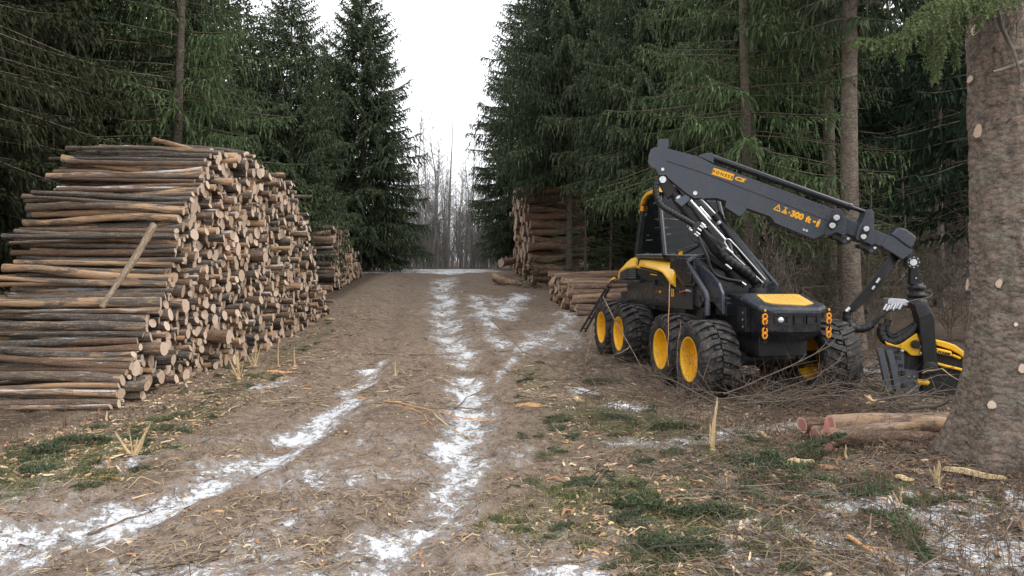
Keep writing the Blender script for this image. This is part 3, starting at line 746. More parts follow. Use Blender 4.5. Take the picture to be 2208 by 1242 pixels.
def pack(y0, y1, top, near, rfun, seed, tries=14, cap=2000):
    """drop circles of random radius onto one another under a profile: (y, z, r)"""
    r = np.random.default_rng(seed); L = []; fails = 0
    Y_ = np.empty(0); Z_ = np.empty(0); R_ = np.empty(0)
    while fails < 160 and len(L) < cap:
        rad = rfun(r); best = None
        for _ in range(tries):
            y = r.uniform(y0 + rad, y1 - rad)
            z = gz(-6.5, y) * 0 + np.interp(y, _yy, _zz) + rad
            if len(Y_):
                dy = np.abs(Y_ - y); mk = dy < R_ + rad
                if mk.any(): z = max(z, float(np.max(Z_[mk] + np.sqrt((R_[mk] + rad) ** 2 - dy[mk] ** 2))))
            if z + rad < top(y) and y - rad > near(z) and (best is None or z < best[1]): best = (y, z)
        if best is None: fails += 1; continue
        fails = 0
        L.append((best[0], best[1], rad)); Y_ = np.append(Y_, best[0]); Z_ = np.append(Z_, best[1]); R_ = np.append(R_, rad)
    return L

LOGS = []      # dicts of every log of every pile
ny = [0, .5, 1.2, 1.6, 2.1, 3.0, 3.6, 4.0, 4.6, 5.2]; nvv = [11.7, 12.3, 12.95, 13.5, 14.0, 14.35, 14.6, 15.2, 15.7, 16.2]
big = pack(11.6, 26.0, lambda y: np.interp(y, [11.6, 15.7, 18, 20.5, 22.2, 23, 23.8, 24.9, 26], [4.9, 4.9, 5.05, 4.85, 4.6, 3.9, 3.0, 1.8, .95]), lambda z: np.interp(z, ny, nvv),
           lambda r: float(np.clip(r.lognormal(math.log(.074), .30), .043, .145)), 5)
for (y, z, r) in big:
    near = y - np.interp(z, ny, nvv) < .36
    LOGS.append(dict(pile='big', p=(-6.47 + (rng.normal() * .10 + (rng.random() < .08) * rng.uniform(.1, .35)) * (.5 if near else 1), y, z), r=r, L=rng.uniform(2.9, 3.3), az=rng.normal() * .045, el=rng.normal() * .026, near=near, m='log'))
def rotpile(name, ox, oy, az, D, top, near, rf, seed, L, m, mats, leftend=True):
    """a pile whose sawn ends form a face running along its local axis"""
    ca, sa = math.cos(az), math.sin(az)
    for (y, z, r) in pack(0, D, top, near, rf, seed):
        pass
for name, x0, yA, yB, top, rf, seed, Ln in [('second', -7.75, 32.0, 38.4, lambda y: np.interp(y, [32, 34.2, 35.5, 37, 38.4], [4.25, 4.3, 3.7, 3.0, 2.3]), lambda r: float(np.clip(r.normal(.11, .025), .07, .17)), 6, 3.0)]:
    for (y, z, r) in pack(yA, yB, top, lambda z: yA + .1 * (z - 1.3), rf, seed):
        LOGS.append(dict(pile=name, p=(x0 + rng.normal() * .08, y, z), r=r, L=rng.uniform(2.8, 3.2), az=rng.normal() * .02, el=rng.normal() * .012, near=y - yA - .1 * (z - 1.3) < .4, m='log'))
# right: ends face the track, logs run away to the right
def right_pile(name, xa, ya, xb, yb, top, nearf, rf, seed, L, m):
    D = math.hypot(xb - xa, yb - ya); ux, uy = (xb - xa) / D, (yb - ya) / D          # along the face, towards the back
    ax, ay = uy, -ux                                                            # log axis, to the right
    r_ = np.random.default_rng(seed); P = []
    Yv = np.empty(0); Zv = np.empty(0); Rv = np.empty(0); fails = 0
    while fails < 120:
        rad = rf(r_); best = None
        for _ in range(14):
            s = r_.uniform(rad, D - rad); z = gz(xa + ux * s, ya + uy * s) + rad
            if len(Yv):
                dy = np.abs(Yv - s); mk = dy < Rv + rad
                if mk.any(): z = max(z, float(np.max(Zv[mk] + np.sqrt((Rv[mk] + rad) ** 2 - dy[mk] ** 2))))
            if z + rad < top(s) and s - rad > nearf(z) and (best is None or z < best[1]): best = (s, z)
        if best is None: fails += 1; continue
        fails = 0; s, z = best
        Yv = np.append(Yv, s); Zv = np.append(Zv, z); Rv = np.append(Rv, rad)
        j = r_.normal() * .1
        LOGS.append(dict(pile=name, p=(xa + ux * s - ax * j, ya + uy * s - ay * j, z), r=rad, L=L * r_.uniform(.93, 1.08), az=math.atan2(-ay, -ax) + r_.normal() * .025, el=r_.normal() * .012, near=s - nearf(z) < .42, m=m))
right_pile('tall', .95, 35.4, .05, 40.2, lambda s: np.interp(s, [0, 3, 4.9], [6.25, 6.5, 6.6]), lambda z: .12 * max(0, z - 2.3), lambda r: float(np.clip(r.normal(.20, .045), .12, .29)), 8, 2.9, 'red')
right_pile('low', 2.25, 25.2, 1.55, 30.6, lambda s: np.interp(s, [0, .6, 2.2, 5.5], [1.05, 1.35, 1.95, 2.25]), lambda z: max(0, (z - .8) * .5), lambda r: float(np.clip(r.normal(.105, .02), .07, .16)), 9, 4.4, 'red')
for q in LOGS:
    q['k'] = rnd.randrange(8)
    q['size'] = q['r'] / q['p'][1] * (2.6 if q['near'] else 1)
LOGS.sort(key=lambda q: -q['size'])
names = {'big': 'big left log pile', 'second': 'second left pile', 'tall': 'tall right stack', 'low': 'low stack beside the harvester'}
def log_matrix(q):
    return Matrix.Translation(q['p']) @ Matrix.Rotation(q['az'], 4, 'Z') @ Matrix.Rotation(q['el'], 4, 'Y') @ Matrix.Rotation((q['k'] * 1.7 + q['p'][2] * 9) % 6.28, 4, 'X') @ Matrix.Diagonal((q['L'] / LOGL, q['r'] / LOGR, q['r'] / LOGR, 1))
NIND = 282
ordinals = ['first', 'second', 'third', 'fourth', 'fifth', 'sixth', 'seventh', 'eighth', 'ninth', 'tenth', 'eleventh', 'twelfth', '13th', '14th', '15th', '16th', '17th', '18th', '19th', '20th', '21st', '22nd', '23rd', '24th', '25th', '26th', '27th', '28th', '29th', '30th', '31st', '32nd', '33rd', '34th', '35th', '36th', '37th', '38th', '39th', '40th']
ind = LOGS[:NIND]
for pile in names:
    nr = sorted([q for q in ind if q['pile'] == pile and q['near']], key=lambda q: q['p'][2])
    for i, q in enumerate(nr):
        if i < 40:
            thick = 'thick' if q['r'] > .13 * (1.5 if pile == 'tall' else 1) else 'thin' if q['r'] < .085 else 'medium'
            q['label'] = f"{thick} log at the near end of the {names[pile]}, {ordinals[i]} up"
    rest = [q for q in ind if q['pile'] == pile and 'label' not in q]
    for q in rest:
        hgt = q['p'][2] - gz(q['p'][0], q['p'][1])
        zone = 'low down' if hgt < 1.2 else 'half way up' if hgt < 2.6 else 'high up'
        fat = 'thick' if q['r'] > (.13 if pile != 'tall' else .22) else 'slimmer'
        q['label'] = f"{fat} log {zone} in the face of the {names[pile]}"
        q['group'] = f"{fat} logs {zone} in the face of the {names[pile]}"
for q in ind:
    if len(q['label'].split()) > 16: print('LONG', q['label'])
    o = link('log', (LME if q['m'] == 'log' else RME)[q['k']]); o.matrix_world = log_matrix(q)
    tag(o, q['label'], 'log', q.get('group') or 'logs at the near end of the ' + names[q['pile']])
acc = Acc(); tints = []; rads = []; mids = []
for q in LOGS[NIND:]:
    V, Fc, mi, ra = LP[q['k']]
    mm = np.array(log_matrix(q)); W = V @ mm[:3, :3].T + mm[:3, 3]
    acc.add(W, Fc); tints.append(np.full(len(V), rng.random())); rads.append(ra); mids.append(mi + (0 if q['m'] == 'log' else 2))
V, Fc, _ = acc.get()
me = npmesh('remaining_logs', V, Fc, [M['log_bark'], M['log_end'], M['red_log_bark'], M['log_end']], False, midx=np.concatenate(mids), attr={'tint': np.concatenate(tints), 'rad': np.concatenate(rads)})
tag(link('remaining_logs', me), 'the many smaller and farther sawn logs of the piles beside the track', 'logs', kind='stuff')
print('LOGS', len(LOGS), {n: sum(q['pile'] == n for q in LOGS) for n in names}, {n: sum(q['pile'] == n for q in ind) for n in names})

# the leaning log, and odd ones
def loose_log(a, b, r, label, red=False, k=2, end=None, group=None):
    a = Vector(a); b = Vector(b); d = (b - a); L = d.length
    me = (RME if red else LME)[k]
    if end:
        me = me.copy(); me.materials[1] = M[end]
    o = link('log', me); x = -d.normalized(); rot = x.to_track_quat('X', 'Z').to_matrix().to_4x4()
    o.matrix_world = Matrix.Translation(a) @ rot @ Matrix.Diagonal((L / LOGL, r / LOGR, r / LOGR, 1))
    return tag(o, label, 'log', group)
log_bark('stripped_bark', [(.085, .062, .045), (.33, .25, .175), (.62, .50, .37)], (.66, .48, .30), .7, 0)
ll = loose_log(at(333, 484, 13.6), at(222, 664, 12.9), .066, 'thin half debarked log leaning against the near end of the big pile', k=1); ll.data = ll.data.copy(); ll.data.materials[0] = M['stripped_bark']
loose_log(at(470, 334, 16.6), at(330, 312, 17.4), .07, 'crooked log lying across the very top of the big pile', k=7)
loose_log(at(532, 334, 17.6), at(385, 312, 18.2), .08, 'second log lying loose on top of the big pile', k=4)
loose_log(at(1080, 567, 38), at(1140, 563, 39.5), .2, 'dark log lying left of the foot of the tall stack', True, 3)
loose_log(at(1066, 598, 35), at(1122, 604, 34), .2, 'gnarled log on the ground before the foot of the tall stack', True, 6)
loose_log(at(1110, 418, 36.2), at(1215, 402, 37), .24, 'thick dark log crowning the tall stack', True, 5)
for px, py, d, r, k, l, x1, y1 in [(1729, 916, 9.95, .11, 1, 'slim red barked log at the back of the bundle by the big tree', 2130, 902), (1757, 941, 9.8, .10, 2, 'slim log with pink sawn end amid the bundle by the big tree', 2140, 930), (1790, 915, 9.65, .125, 4, 'upper log of the bundle by the big tree with a pale split end', 2140, 915), (1784, 944, 9.5, .12, 3, 'lowest front log of the bundle by the big tree', 2140, 942), (1803, 943, 9.55, .12, 6, 'front log of the bundle lying against the lowest one', 2140, 935)]:
    a = at(px, py, d); a.z = max(a.z, gz(a.x, a.y) + r * 1.05); b = at(x1, y1, d + .75); b.z = max(b.z, gz(b.x, b.y) + r * 1.1)
    loose_log(a, b, r, l, True, k, 'pink_end')
# ------------------------------------------------------------------ harvester materials
paint('machine_black', (.008, .0095, .013), .26, 0, .55, (.085, .073, .062), .32, 3.0)
paint('frame_black', (.005, .0055, .007), .42, 0, .4, (.05, .042, .035), .45, 4)
paint('boom_grey', (.030, .037, .052), .26, 0, .5, (.14, .115, .10), .36, 2.6)
paint('yellow_paint', (.85, .44, .012), .30, 0, .5, (.40, .22, .07), .45, 4)
paint('tread_yellow', (.66, .38, .05), .6, 0, .3, (.40, .32, .25), .9, 9)
paint('rim_yellow', (.86, .44, .010), .42, 0, .45, (.30, .17, .06), .7, 4)
paint('tyre_rubber', (.012, .012, .014), .66, 0, .4, (.19, .155, .125), .8, 6, .6)
paint('hose_rubber', (.007, .007, .008), .42, 0, .45, (.06, .055, .05), .3, 12)
paint('steel', (.55, .56, .58), .3, .9, .5, (.25, .23, .21), .4, 14)
paint('chrome', (.72, .73, .75), .14, 1, .5, (.4, .38, .36), .15, 10)
paint('orange_chain', (.80, .28, .015), .45, 0, .4, (.3, .16, .08), .4, 20)
paint('plate_grey', (.085, .10, .125), .42, .3, .5, (.16, .14, .12), .4, 8)
paint('decal_orange', (.90, .40, .015), .5, 0, .3, (.3, .2, .1), .25, 20)
paint('decal_black', (.012, .012, .012), .5)
paint('red_plastic', (.35, .02, .02), .4)
paint('seat_cloth', (.02, .02, .022), .9)
m, nt, out = new_mat('cab_glass'); t = NT(nt)
tc = t.n('TexCoord').outputs['Object']
wr = t.noise(t.mapv(tc, (.8, .8, 6), rot=(.1, .25, 0)), 1.5, 3, .5, .5)
gl = t.n('BsdfPrincipled'); gl.inputs['Roughness'].default_value = .12; gl.inputs['Specular IOR Level'].default_value = .22
t.l(t.mix(t.smooth(wr, .62, .74), (.005, .006, .008), (.15, .165, .19)), gl.inputs['Base Color'])
t.l(t.math('ADD', .93, t.math('MULTIPLY', t.smooth(wr, .62, .74), .07)), gl.inputs['Alpha'])
t.l(t.bump(wr, .12, .05), gl.inputs['Normal']); t.l(gl.outputs[0], out.inputs['Surface']); M['cab_glass'] = m
m, nt, out = new_mat('lamp_glass'); t = NT(nt); t.princ(out, (.75, .78, .82), .12, .3, .8); M['lamp_glass'] = m

HA = math.radians(8.5); HP = math.radians(1.15)
HO = Vector((4.454, 13.015, .075))
harv = empty('forest_harvester', HO, (HP, 0, HA))
tag(harv, 'black and yellow eight wheeled forest harvester with its crane folded out to the right', 'harvester')
HM = wm(harv)
def H(u, v, wv): return HM @ Vector((u, v, wv))
def hx(px, py, u):
    """the point on the machine's own plane u = const seen at this pixel"""
    inv = HM.inverted(); o = inv @ Vector((0, 0, EYE)); d = inv.to_3x3() @ Vector(((px - CX) / F, 1, -(py - HY) / F))
    k = (u - o.x) / d.x; return HM @ (o + d * k)
def hy(px, py, v):
    inv = HM.inverted(); o = inv @ Vector((0, 0, EYE)); d = inv.to_3x3() @ Vector(((px - CX) / F, 1, -(py - HY) / F))
    k = (v - o.y) / d.y; return HM @ (o + d * k)
HU = (H(1, 0, 0) - H(0, 0, 0)); HV = (H(0, 1, 0) - H(0, 0, 0)); HW = (H(0, 0, 1) - H(0, 0, 0))
def side(pts, u, th):
    """an outline on the machine's flank, given depth th towards the centre line"""
    return [hx(x, y, u) for x, y in pts], HU * th

# wheels -------------------------------------------------------------
def tyre_mesh():
    b = MB(); n = 72; W = .345
    prof = [(-.30, .375), (-.325, .40), (-.345, .47), (-.35, .55), (-.335, .605), (-.30, .628), (-.15, .638), (0, .64), (.15, .638), (.30, .628), (.335, .605), (.35, .55), (.345, .47), (.325, .40), (.30, .375)]
    b.lathe((0, 0, 0), (1, 0, 0), [(h, r - .012) for h, r in prof], 56, 0, True)
    N = 21
    for sg in (-1, 1):
        for i in range(N):
            a0 = 2 * PI * (i + (.5 if sg > 0 else 0)) / N
            st = [(.005, .0, .685, .070), (.13, .05, .682, .066), (.24, .13, .672, .064), (.325, .20, .650, .070), (.352, .225, .600, .062), (.356, .235, .545, .045)]
            lo, hi = [], []
            for lat, da, top, hw in st:
                x = sg * lat; base = .60 if lat < .34 else top - .02
                bx = x if lat < .34 else sg * (.335)
                for arr, rr, xx in ((lo, base, bx), (hi, top, x)):
                    arr.append([(xx, math.cos(a0 + da - hw) * rr, math.sin(a0 + da - hw) * rr), (xx, math.cos(a0 + da + hw) * rr, math.sin(a0 + da + hw) * rr)])
            rings = [[l[0], l[1], h[1], h[0]] for l, h in zip(lo, hi)]
            b.loft(rings, 0, False, True)
            # cross cleat that makes the brick like pattern of the tracks of mud between the lugs
            aa = a0 + .155
            b.hexa([(sg * .02, math.cos(aa - .03) * .60, math.sin(aa - .03) * .60), (sg * .11, math.cos(aa) * .60, math.sin(aa) * .60), (sg * .11, math.cos(aa + .07) * .60, math.sin(aa + .07) * .60), (sg * .02, math.cos(aa + .04) * .60, math.sin(aa + .04) * .60)],
                   [(sg * .02, math.cos(aa - .03) * .665, math.sin(aa - .03) * .665), (sg * .11, math.cos(aa) * .665, math.sin(aa) * .665), (sg * .11, math.cos(aa + .07) * .665, math.sin(aa + .07) * .665), (sg * .02, math.cos(aa + .04) * .665, math.sin(aa + .04) * .665)])
    return b.mesh('tyre', M['tyre_rubber'])
def rim_mesh():
    b = MB()
    b.lathe((0, 0, 0), (1, 0, 0), [(-.318, .372), (-.328, .392), (-.335, .388), (-.325, .362), (-.30, .352), (-.255, .342), (-.12, .336), (-.055, .325), (-.03, .29), (-.02, .20), (-.05, .165), (-.05, .09)], 44)
    b.lathe((0, 0, 0), (1, 0, 0), [(-.06, .330), (.25, .337), (.30, .36), (.325, .385), (.335, .39), (.318, .372)], 44)
    return b.mesh('rim', M['rim_yellow'])
def hub_mesh():
    b = MB()
    b.lathe((-.14, 0, 0), (1, 0, 0), [(0, .0), (.0, .07), (.03, .095), (.12, .10)], 24)
    for k in range(10):
        a = 2 * PI * k / 10
        b.lathe((-.07, math.cos(a) * .145, math.sin(a) * .145), (1, 0, 0), [(0, .0), (0, .017), (.04, .017)], 6, 0, False)
    return b.mesh('hub', M['rim_yellow'])
TY, RI, HB = tyre_mesh(), rim_mesh(), hub_mesh()
for v in (0.0, 1.42, 4.18, 5.66):
    for sg in (-1, 1):
        wq = empty('wheel', (sg * 1.10, v, .665), (rnd.uniform(0, 6.28) if sg < 0 else -rnd.uniform(0, 6.28), 0, 0 if sg < 0 else PI), harv)
        for nm, me in (('tyre', TY), ('rim', RI), ('hub', HB)): link(nm, me, wq)

# chassis ------------------------------------------------------------
for v0 in (.71, 4.92):
    for sg in (-1, 1):
        b = MB(); pts = [(-.95, .62), (-.75, .80), (-.2, .95), (.2, .95), (.75, .80), (.95, .62), (.75, .48), (-.75, .48)]
        b.prism([H(sg * .50, v0 + a, c) for a, c in pts], HU * sg * .2); b.tube([H(0, v0 - .71, .665), H(sg * .95, v0 - .71, .665)], .12, 12); b.tube([H(0, v0 + .71, .665), H(sg * .95, v0 + .71, .665)], .12, 12)
        b.build('bogie', M['frame_black'], harv, bevel=.02)
b = MB()
b.box((0, .3, .98), (.86, 1.75, .42), H); b.box((0, 1.9, 1.05), (.62, 1.6, .36), H); b.box((0, 4.3, 1.05), (1.0, 3.4, .40), H); b.box((0, .71, .72), (.9, .5, .4), H); b.box((0, 4.92, .72), (.9, .5, .4), H)
b.tube([H(0, 2.05, .7), H(0, 2.05, 1.45)], .17, 14)
b.build('chassis', M['frame_black'], harv, bevel=.015)
# engine compartment and body flanks
b = MB()
b.box((0, 4.55, 1.62), (1.62, 1.95, .74), H)
b.box((0, 2.75, 1.62), (1.50, 1.65, .74), H)
b.box((0, 2.15, 2.06), (1.66, .80, .62), H)
b.box((0, 1.62, 1.55), (1.2, .62, .7), H)
b.build('body', M['machine_black'], harv, bevel=.025)
p, off = side([(1381, 612), (1450, 618), (1450, 664), (1381, 655)], -.80, .1)
b = MB(); b.prism(p, off)
for q in range(3):
    y = 643 + q * 5; pp, oo = side([(1384, y), (1432, y + 5), (1432, y + 7), (1384, y + 2)], -.815, .03); b.prism(pp, oo, 1)
for x, y, mm in ((1394, 626, 2), (1417, 629, 2), (1423.5, 629.5, 3)):
    b.lathe(hx(x, y, -.81), HU, [(-.02, 0), (-.02, .028), (.02, .028)], 12, mm, False)
b.build('flank_panel', [M['machine_black'], M['frame_black'], M['red_plastic'], M['yellow_paint']], harv, bevel=.006)
# number plate block with the 15
p, off = side([(1444, 620), (1492, 618), (1492, 668), (1444, 664)], -.84, .3)
b = MB(); b.prism(p, off)
o = hx(1446.5, 638, -.845); b.text('15', .20, o, -HV, HW, -HU, 1, .006, .012)
b.build('side_locker', [M['machine_black'], M['yellow_paint']], harv, bevel=.012)
p, off = side([(1456, 556), (1496, 556), (1496, 617), (1456, 616)], -.86, .8)
b = MB(); b.prism(p, off); q_, o_ = side([(1480, 587), (1488, 587), (1488, 609), (1480, 609)], -.90, .05); b.prism(q_, o_)
b.build('front_locker', M['machine_black'], harv, bevel=.015)
b = MB(); b.tube([hx(1466, 631, -.88), hx(1480, 627, -.88)], .022, 8); b.tube([hx(1480, 627, -.88), hx(1489, 628, -.88)], .026, 8, 1)
b.build('tow_hook', [M['red_plastic'], M['steel']], harv)
# yellow cowls -------------------------------------------------------
def shell(rows, u_in, bulge, name, mats, parent):
    """curved sheet: rows of (top outline pixel, bottom outline pixel) pulled towards the centre line at the top"""
    b = MB(); rings = []
    for (tx, ty), (bx, by), ui, uo in rows:
        A = hx(tx, ty, ui); C_ = hx(bx, by, uo); mid = (A + C_) / 2 - HU * bulge + HW * bulge * .9
        q = [A * (1 - s) ** 2 + mid * 2 * s * (1 - s) + C_ * s * s for s in (0, .2, .4, .6, .8, 1)]
        inn = [x + HU * .05 - HW * .02 for x in reversed(q)]
        rings.append(q + inn)
    b.loft(rings, 0, True, True); return b.build(name, mats, parent)
shell([((1377, 577), (1377, 579), -.80, -.92), ((1385, 554.5), (1378, 574), -.62, -.92), ((1402, 555), (1397, 578), -.62, -.95), ((1422, 559), (1417, 583), -.64, -.97), ((1436, 563), (1428, 588), -.68, -.98), ((1445, 566), (1437, 600), -.72, -.98), ((1450.5, 574), (1445, 612), -.78, -.98), ((1454, 590), (1453, 617), -.88, -.97)], 0, .04, 'side_cowl', M['yellow_paint'], harv)
b = MB(); o = hx(1381, 571.5, -.955); b.text('PONSSE', .115, o, -HV, HW, -HU, 0, .03, .003); b.build('cowl_lettering', M['decal_orange'], harv)
shell([((1334, 598), (1334, 600), -.72, -.90), ((1340, 582), (1336, 586), -.62, -.90), ((1352, 565), (1351, 578), -.55, -.90), ((1362, 557), (1362, 577), -.50, -.90), ((1374, 554), (1372, 577), -.48, -.90)], 0, .05, 'engine_hood', M['yellow_paint'], harv)
p, off = side([(1334.5, 588), (1352, 576), (1371, 577), (1371, 604), (1336, 604)], -.87, 1.5)
b = MB(); b.prism(p, off)
for k in range(5):
    q_, o_ = side([(1336, 588 + k * 3.6), (1352, 580 + k * 4.2), (1352, 582 + k * 4.2), (1336, 590.5 + k * 3.6)], -.89, .03); b.prism(q_, o_, 1)
    q_, o_ = side([(1354, 580 + k * 4.4), (1369, 579.5 + k * 4.6), (1369, 582 + k * 4.6), (1354, 582.5 + k * 4.4)], -.89, .03); b.prism(q_, o_, 1)
b.build('grille', [M['frame_black'], M['plate_grey']], harv, bevel=.01)
p, off = side([(1374, 576), (1440, 592), (1446, 620), (1430, 606), (1383, 598), (1374, 590)], -.88, .3)
b = MB(); b.prism(p, off); q_, o_ = side([(1380, 577), (1418, 586), (1418, 590), (1380, 580)], -.90, .03); b.prism(q_, o_, 1)
q_, o_ = side([(1401, 590), (1416, 592.5), (1416, 595), (1401, 592.5)], -.89, .02); b.prism(q_, o_, 2)
b.build('cowl_lining', [M['frame_black'], M['plate_grey'], M['decal_orange']], harv, bevel=.01)
# rear left deck, ladder
b = MB(); p, off = side([(1318, 604), (1378, 604), (1378, 609), (1312, 612)], -.95, 1.9); b.prism(p, off); b.box((0, 5.9, 1.3), (1.5, .7, .42), H); b.build('rear_deck', M['machine_black'], harv, bevel=.012)
b = MB()
for px0, px1 in ((1317, 1262), (1311, 1252)):
    b.tube([hx(px0, 615, -1.0), hx((px0 + px1) / 2 - 2, 668, -1.08), hx(px1, 714, -1.12)], .035, 8)
for k in range(5):
    f = k / 4.5 + .06; A = hx(1317 - 55 * f, 615 + 99 * f, -1.04); B = hx(1311 - 59 * f, 615 + 97 * f, -1.2); b.tube([A, B], .026, 6)
b.tube([hx(1330, 600, -.95), hx(1318, 606, -1.0), hx(1306, 628, -1.05), hx(1308, 642, -1.05)], .016, 6)
b.build('ladder', M['machine_black'], harv)
b = MB(); b.tube([hx(1318, 607, -.9), hx(1324, 602, -.9)], .06, 10); b.build('marker_lamp', M['yellow_paint'], harv)
b = MB(); b.lathe(hx(1340, 603, -.7), HW, [(0, .13), (.03, .12), (.07, .07), (.08, 0)], 14); b.build('fuel_cap', M['red_plastic'], harv)

# cab ----------------------------------------------------------------
FLB, FLT, RLT, RLB = (-.76, 3.02, 2.44), (-.66, 3.72, 3.98), (-.64, 4.72, 3.92), (-.76, 4.95, 2.44)
mir = lambda q: (-q[0], q[1], q[2])
cab = empty('cab', (0, 0, 0), (0, 0, 0), harv)
b = MB()
for q in (FLB, mir(FLB)):
    pass
for A, B in ((FLB, FLT), (RLB, RLT), (mir(FLB), mir(FLT)), (mir(RLB), mir(RLT))): b.tube([H(*A), H(*B)], .062, 8)
for A, B in ((FLT, RLT), (mir(FLT), mir(RLT)), (FLT, mir(FLT)), (RLT, mir(RLT)), (FLB, mir(FLB)), (FLB, RLB), (mir(FLB), mir(RLB))): b.tube([H(*A), H(*B)], .055, 8)
mid = lambda A, B, f: tuple(a + (c - a) * f for a, c in zip(A, B))
b.prism([H(*q) for q in (mid(FLB, RLB, .80), mid(FLT, RLT, .80), RLT, RLB)], HU * .06)
b.prism([H(*q) for q in (RLB, mir(RLB), mir(RLT), RLT)], HV * -.06)
b.box((0, 4.0, 2.40), (1.5, 1.9, .12), H)
b.build('cab_frame', M['machine_black'], cab, bevel=.015)
b = MB(); roof = []
for f, dz in ((0, 0), (.25, .07), (.6, .11), (1.0, .06)):
    L_ = mid(FLT, RLT, f); roof.append([H(L_[0] * .9 + s * 0 + (-L_[0] * 1.8) * s, L_[1], L_[2] + .03 + dz * (1 - (2 * s - 1) ** 4)) for s in (0, .12, .35, .65, .88, 1)])
b.loft(roof, 0, True, False, False)
b.build('roof', M['machine_black'], cab)
b = MB()
# yellow roof rim sweeping down the rear edge
pts = [(1384, 452), (1384.5, 440), (1389, 428), (1397, 419), (1410, 413), (1424, 411)]
rings = [[hx(x, y, -.70) + HU * a + HW * c for a, c in ((-.03, -.03), (-.03, .05), (.16, .07), (.16, -.03))] for x, y in pts]
b.loft(rings, 0, False, True); b.build('roof_rim', M['yellow_paint'], cab, bevel=.015)
b = MB(); pts = [(1384, 455), (1384.5, 449)]; b.tube([hx(1385, 455, -.72), hx(1385.5, 444, -.72)], .05, 8); b.build('tail_lamp', M['orange_chain'], cab)
g_ = lambda A, off: [H(q[0] + off[0], q[1] + off[1], q[2] + off[2]) for q in A]
b = MB(); b.prism(g_([FLB, mid(FLB, RLB, .80), mid(FLT, RLT, .80), FLT], (-.012, 0, 0)), HU * .02); b.build('side_window', M['cab_glass'], cab)
b = MB(); b.prism(g_([mir(FLB), mid(mir(FLB), mir(RLB), .80), mid(mir(FLT), mir(RLT), .80), mir(FLT)], (.012, 0, 0)), HU * -.02); b.build('side_window', M['cab_glass'], cab)
b = MB(); b.prism(g_([FLB, mir(FLB), mir(FLT), FLT], (0, -.012, 0)), HV * .02); b.build('windscreen', M['cab_glass'], cab)
b = MB(); b.box((0, 4.1, 2.8), (.55, .5, .16), H); b.box((0, 4.4, 3.15), (.52, .14, .75), H); b.box((0, 4.4, 3.6), (.28, .1, .18), H); b.box((-.4, 3.8, 2.95), (.1, .4, .08), H); b.box((.4, 3.8, 2.95), (.1, .4, .08), H)
b.build('driver_seat', M['seat_cloth'], cab, bevel=.03)
b = MB()
b.prism([hx(x, y, -.76) for x, y in ((1432, 550), (1442, 556), (1436, 562), (1430, 560))], HU * .3); b.tube([H(-.55, 2.92, 2.52), H(-.3, 2.9, 2.62), H(.25, 3.1, 2.78)], .018, 6); b.build('wiper', M['frame_black'], cab)
b = MB(); a_ = hy(1467, 546, 2.98); b.box((0, 0, 0), (.09, .02, .13), lambda x, y, z: a_ + HU * x + HV * y + HW * z); b.build('warning_tag', M['yellow_paint'], cab)
b = MB(); b.box((0, 2.72, 2.42), (1.5, .62, .09), H); b.build('cab_step', M['machine_black'], harv, bevel=.02)

# guard bar and swept fender in front of the cab ----------------------
def bar(pts, th, name, mat):
    b = MB(); b.tube(pts, th, 10); return b.build(name, M[mat], harv)
bar([H(.0, 1.75, 2.60), hx(1521, 551, -.55), hx(1494, 558, -.86), hx(1484, 563, -.90), hx(1487, 573, -.90), hx(1522, 632, -.90), hx(1526, 645, -.90), hx(1526, 680, -.90)], .052, 'guard_bar', 'boom_grey')
p, off = side([(1491, 568), (1512, 572), (1532, 590), (1548, 610), (1556, 632), (1558, 678), (1548, 664), (1532, 648), (1523, 634)], -.74, .06)
b = MB(); b.prism(p, off); b.build('fender', M['boom_grey'], harv, bevel=.012)
p, off = side([(1489, 575), (1520, 634), (1524, 678), (1496, 656), (1489, 640)], -.80, .08); b = MB(); b.prism(p, off)
b.lathe(hx(1512, 648, -.81), -HU, [(0, .14), (.03, .13), (.04, 0)], 20); b.build('step_panel', M['machine_black'], harv, bevel=.012)
b = MB(); b.box((.05, 1.15, 1.78), (1.2, .55, .5), H); b.box((-.1, 1.25, 2.05), (.8, .35, .35), H); b.build('valve_housing', M['machine_black'], harv, bevel=.02)
# front nose -----------------------------------------------------------
nose = MB()
T_ = [(-.47, -.84), (-.30, -.93), (.33, -.93), (.52, -.84), (.52, .55), (-.47, .55)]
def topw(v): return 1.60 + (v + .93) * .165
lowr = [H(u * (.82 if v < 0 else 1), v + (.10 if v < 0 else 0), 1.06) for u, v in T_]; midr = [H(u, v, 1.22) for u, v in T_]; upr = [H(u, v, topw(v) - .07) for u, v in T_]
nose.loft([lowr, midr, upr], 0, False, True); nf = nose.build('front_frame', M['machine_black'], harv, bevel=.02)
b = MB(); E_ = [(-.55, -.80), (-.38, -.96), (.40, -1.0), (.62, -.80), (.68, -.06), (.60, .07), (-.36, .07), (-.50, -.12)]
b.loft([[H(u, v, topw(v) - .065) for u, v in E_], [H(u * 1.02, v, topw(v) - .02) for u, v in E_], [H(u * .97, v * .98, topw(v) + .03) for u, v in E_]], 0, False, True)
hood = b.build('front_hood', M['boom_grey'], harv, bevel=.018)
b = MB(); Q_ = [(-.35, -.60), (-.27, -.72), (.20, -.86), (.45, -.72), (.55, -.10), (.50, -.05), (-.18, -.05), (-.24, -.10)]
b.loft([[H(u, v, topw(v) + .02) for u, v in Q_], [H(u, v, topw(v) + .042) for u, v in Q_]], 0, False, True)
for i in range(7):
    for j in range(7):
        u = -.20 + i * .085 + j * .012; v = -.66 + j * .085; b.box((u, v, topw(v) + .045), (.05, .022, .008), H)
b.build('tread_plate', M['tread_yellow'], hood)
